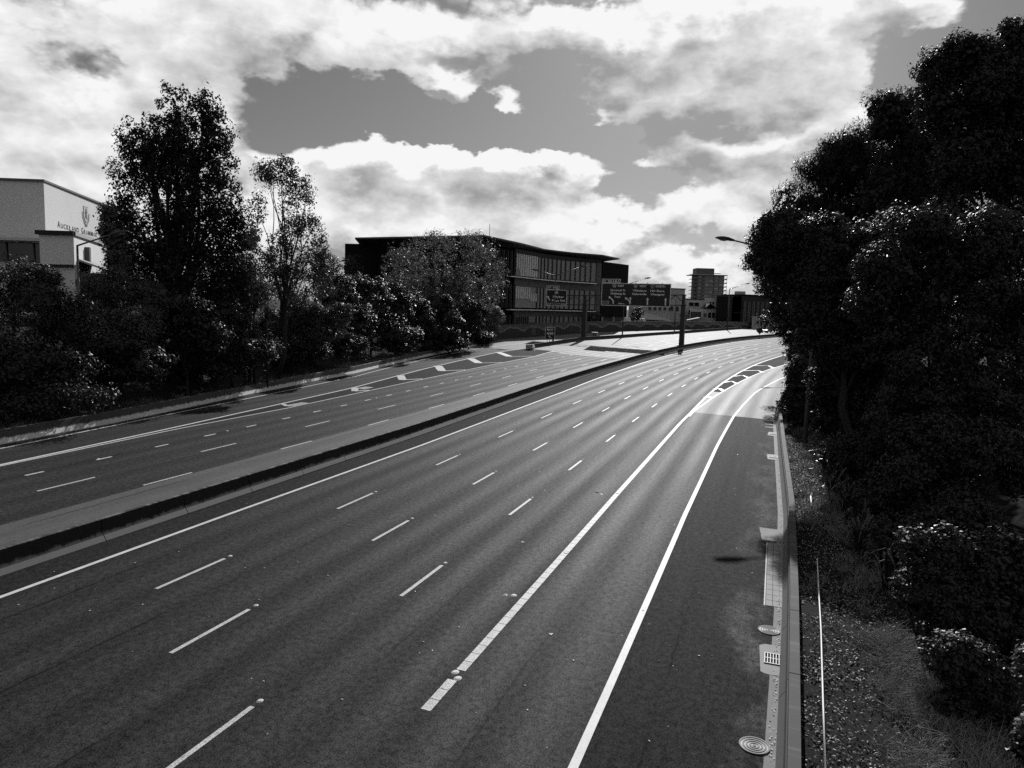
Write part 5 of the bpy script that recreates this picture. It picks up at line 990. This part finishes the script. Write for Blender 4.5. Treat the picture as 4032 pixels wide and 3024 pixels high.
# --- ground cover: litter, dry grass, debris
def scatter(n, s0, s1, o0, o1, rng): return rng.uniform(s0, s1, n), rng.uniform(o0, o1, n)
rng = np.random.default_rng(5)
s, o = scatter(52000, -4, 46, 0, 1, rng); o = P_RB(s) + .30 + 4.6 * o ** 1.3
t_ = np.interp(s, SS, TH); X = np.interp(s, SS, RX) + o * np.cos(t_); Y = np.interp(s, SS, RY) - o * np.sin(t_); Z = ground_z(X, Y) + rng.uniform(.01, .07, len(s))
P = np.stack([X, Y, Z], 1); dr = (np.sin(P[:, 0] * 1.9 + np.sin(P[:, 1] * 1.3) * 1.5) + np.sin(P[:, 1] * 1.1 + P[:, 0] * .7)) * .25 + .5; P = P[rng.random(len(P)) < .35 + .65 * dr]; N = unit(np.array([0, 0, 1.]) + rng.normal(0, .45, P.shape)); h_ = rng.random(len(P)) < .45
tag(leaf_mesh('leaf_litter', P[h_], N[h_], .075, 'litter', None, .5, rng=rng), 'pale dead leaves strewn over the right verge', 'leaf litter', kind='stuff')
tag(leaf_mesh('leaf_litter', P[~h_], N[~h_], .085, 'litter_dark', None, .5, rng=rng), 'dark mulch and dead leaves on the right verge', 'leaf litter', kind='stuff')
def grass(name, label, P, hgt, m, rng, lean=.4, wd=.006):
    n = len(P); d = rng.normal(0, lean, (n, 3)); d[:, 2] = 1; d = unit(d); a = rng.uniform(0, 2 * math.pi, n); B = np.stack([np.cos(a), np.sin(a), 0 * a], 1) * wd; L = hgt * rng.uniform(.5, 1.3, (n, 1))
    mid = P + d * L * .55; tip = P + d * L + np.stack([np.cos(a + 1.57), np.sin(a + 1.57), 0 * a - .3], 1) * L * .35
    v = np.stack([P - B, P + B, mid + B * .8, mid - B * .8, tip + B * .15, tip - B * .15], 1).reshape(-1, 3); me = bpy.data.meshes.new(name)
    me.vertices.add(6 * n); me.vertices.foreach_set('co', v.astype(np.float32).ravel()); k = np.arange(n)[:, None] * 6
    me.loops.add(8 * n); me.loops.foreach_set('vertex_index', (k + np.array([[0, 1, 2, 3, 3, 2, 4, 5]])).astype(np.int32).ravel()); me.polygons.add(2 * n)
    me.polygons.foreach_set('loop_start', np.arange(0, 8 * n, 4, dtype=np.int32)); me.polygons.foreach_set('loop_total', np.full(2 * n, 4, np.int32)); me.materials.append(MATS[m]); me.update(); me.validate()
    o = bpy.data.objects.new(name, me); COL.objects.link(o); return tag(o, label, 'grass', kind='stuff')
def tufts(n, per, s0, s1, fo, spread, rng):
    s = rng.uniform(s0, s1, n); o = fo(s) + rng.normal(0, spread, n); s = np.repeat(s, per) + rng.normal(0, .18, n * per); o = np.repeat(o, per) + rng.normal(0, .18, n * per)
    t_ = np.interp(s, SS, TH); X = np.interp(s, SS, RX) + o * np.cos(t_); Y = np.interp(s, SS, RY) - o * np.sin(t_); return np.stack([X, Y, ground_z(X, Y) - .02], 1)
grass('verge_grass', 'tangled dry grass on the right verge under the trees', tufts(90, 130, -1, 9, lambda s: P_RB(s) + 3.2, .55, rng), .62, 'dry_grass', rng, .7)
grass('verge_grass', 'sparse weeds along the right verge', tufts(200, 60, 8, 60, lambda s: P_RB(s) + 2.6, .9, rng), .4, 'dry_grass', rng, .5)
grass('bank_grass', 'dry grass and twigs at the foot of the left bank', tufts(330, 50, 16, 110, lambda s: P_LB(s) - 1.8, .8, rng), .55, 'dry_grass', rng, .6)
# leaves and grit blown over the carriageway and gutter
s, o = scatter(420, -2, 70, -8, 14.6, rng); s = np.concatenate([s, rng.uniform(-2, 40, 500)]); o = np.concatenate([o, P_RB(s[420:]) - .25 + rng.normal(0, .05, 500)])
P = np.array([RD(a, b, .02) for a, b in zip(s, o)]); N = unit(np.array([0, 0, 1.]) + rng.normal(0, .25, P.shape))
tag(leaf_mesh('road_litter', P, N, .06, 'paint_worn', None, .6, rng=rng), 'pale leaf fragments and grit scattered on the road', 'litter', kind='stuff')
P = np.array([RD(a, b, .012) for a, b in ((7.4, 6.45), (21.5, 6.4), (21.8, 6.1), (36.5, 12.3), (5.4, 8.6), (12.6, 5.2))]); N = unit(np.array([0, 0, 1.]) + rng.normal(0, .06, P.shape))
LL = ('large pale fallen leaf beside the ribbed wide line near its start', 'large pale fallen leaf of a pair further along the ribbed line', 'large pale fallen leaf of a pair further along the ribbed line', 'pale fallen leaf lying alone on the dark shoulder', 'pale fallen leaf between the ribbed line and solid edge line', 'pale fallen leaf in the lane just left of the ribbed line')
for i in range(len(P)): tag(leaf_mesh('fallen_leaf', P[i:i + 1], N[i:i + 1], .26, 'paint_worn', None, .7, rng=rng), LL[i], 'leaf', 'fallen leaves on the asphalt')
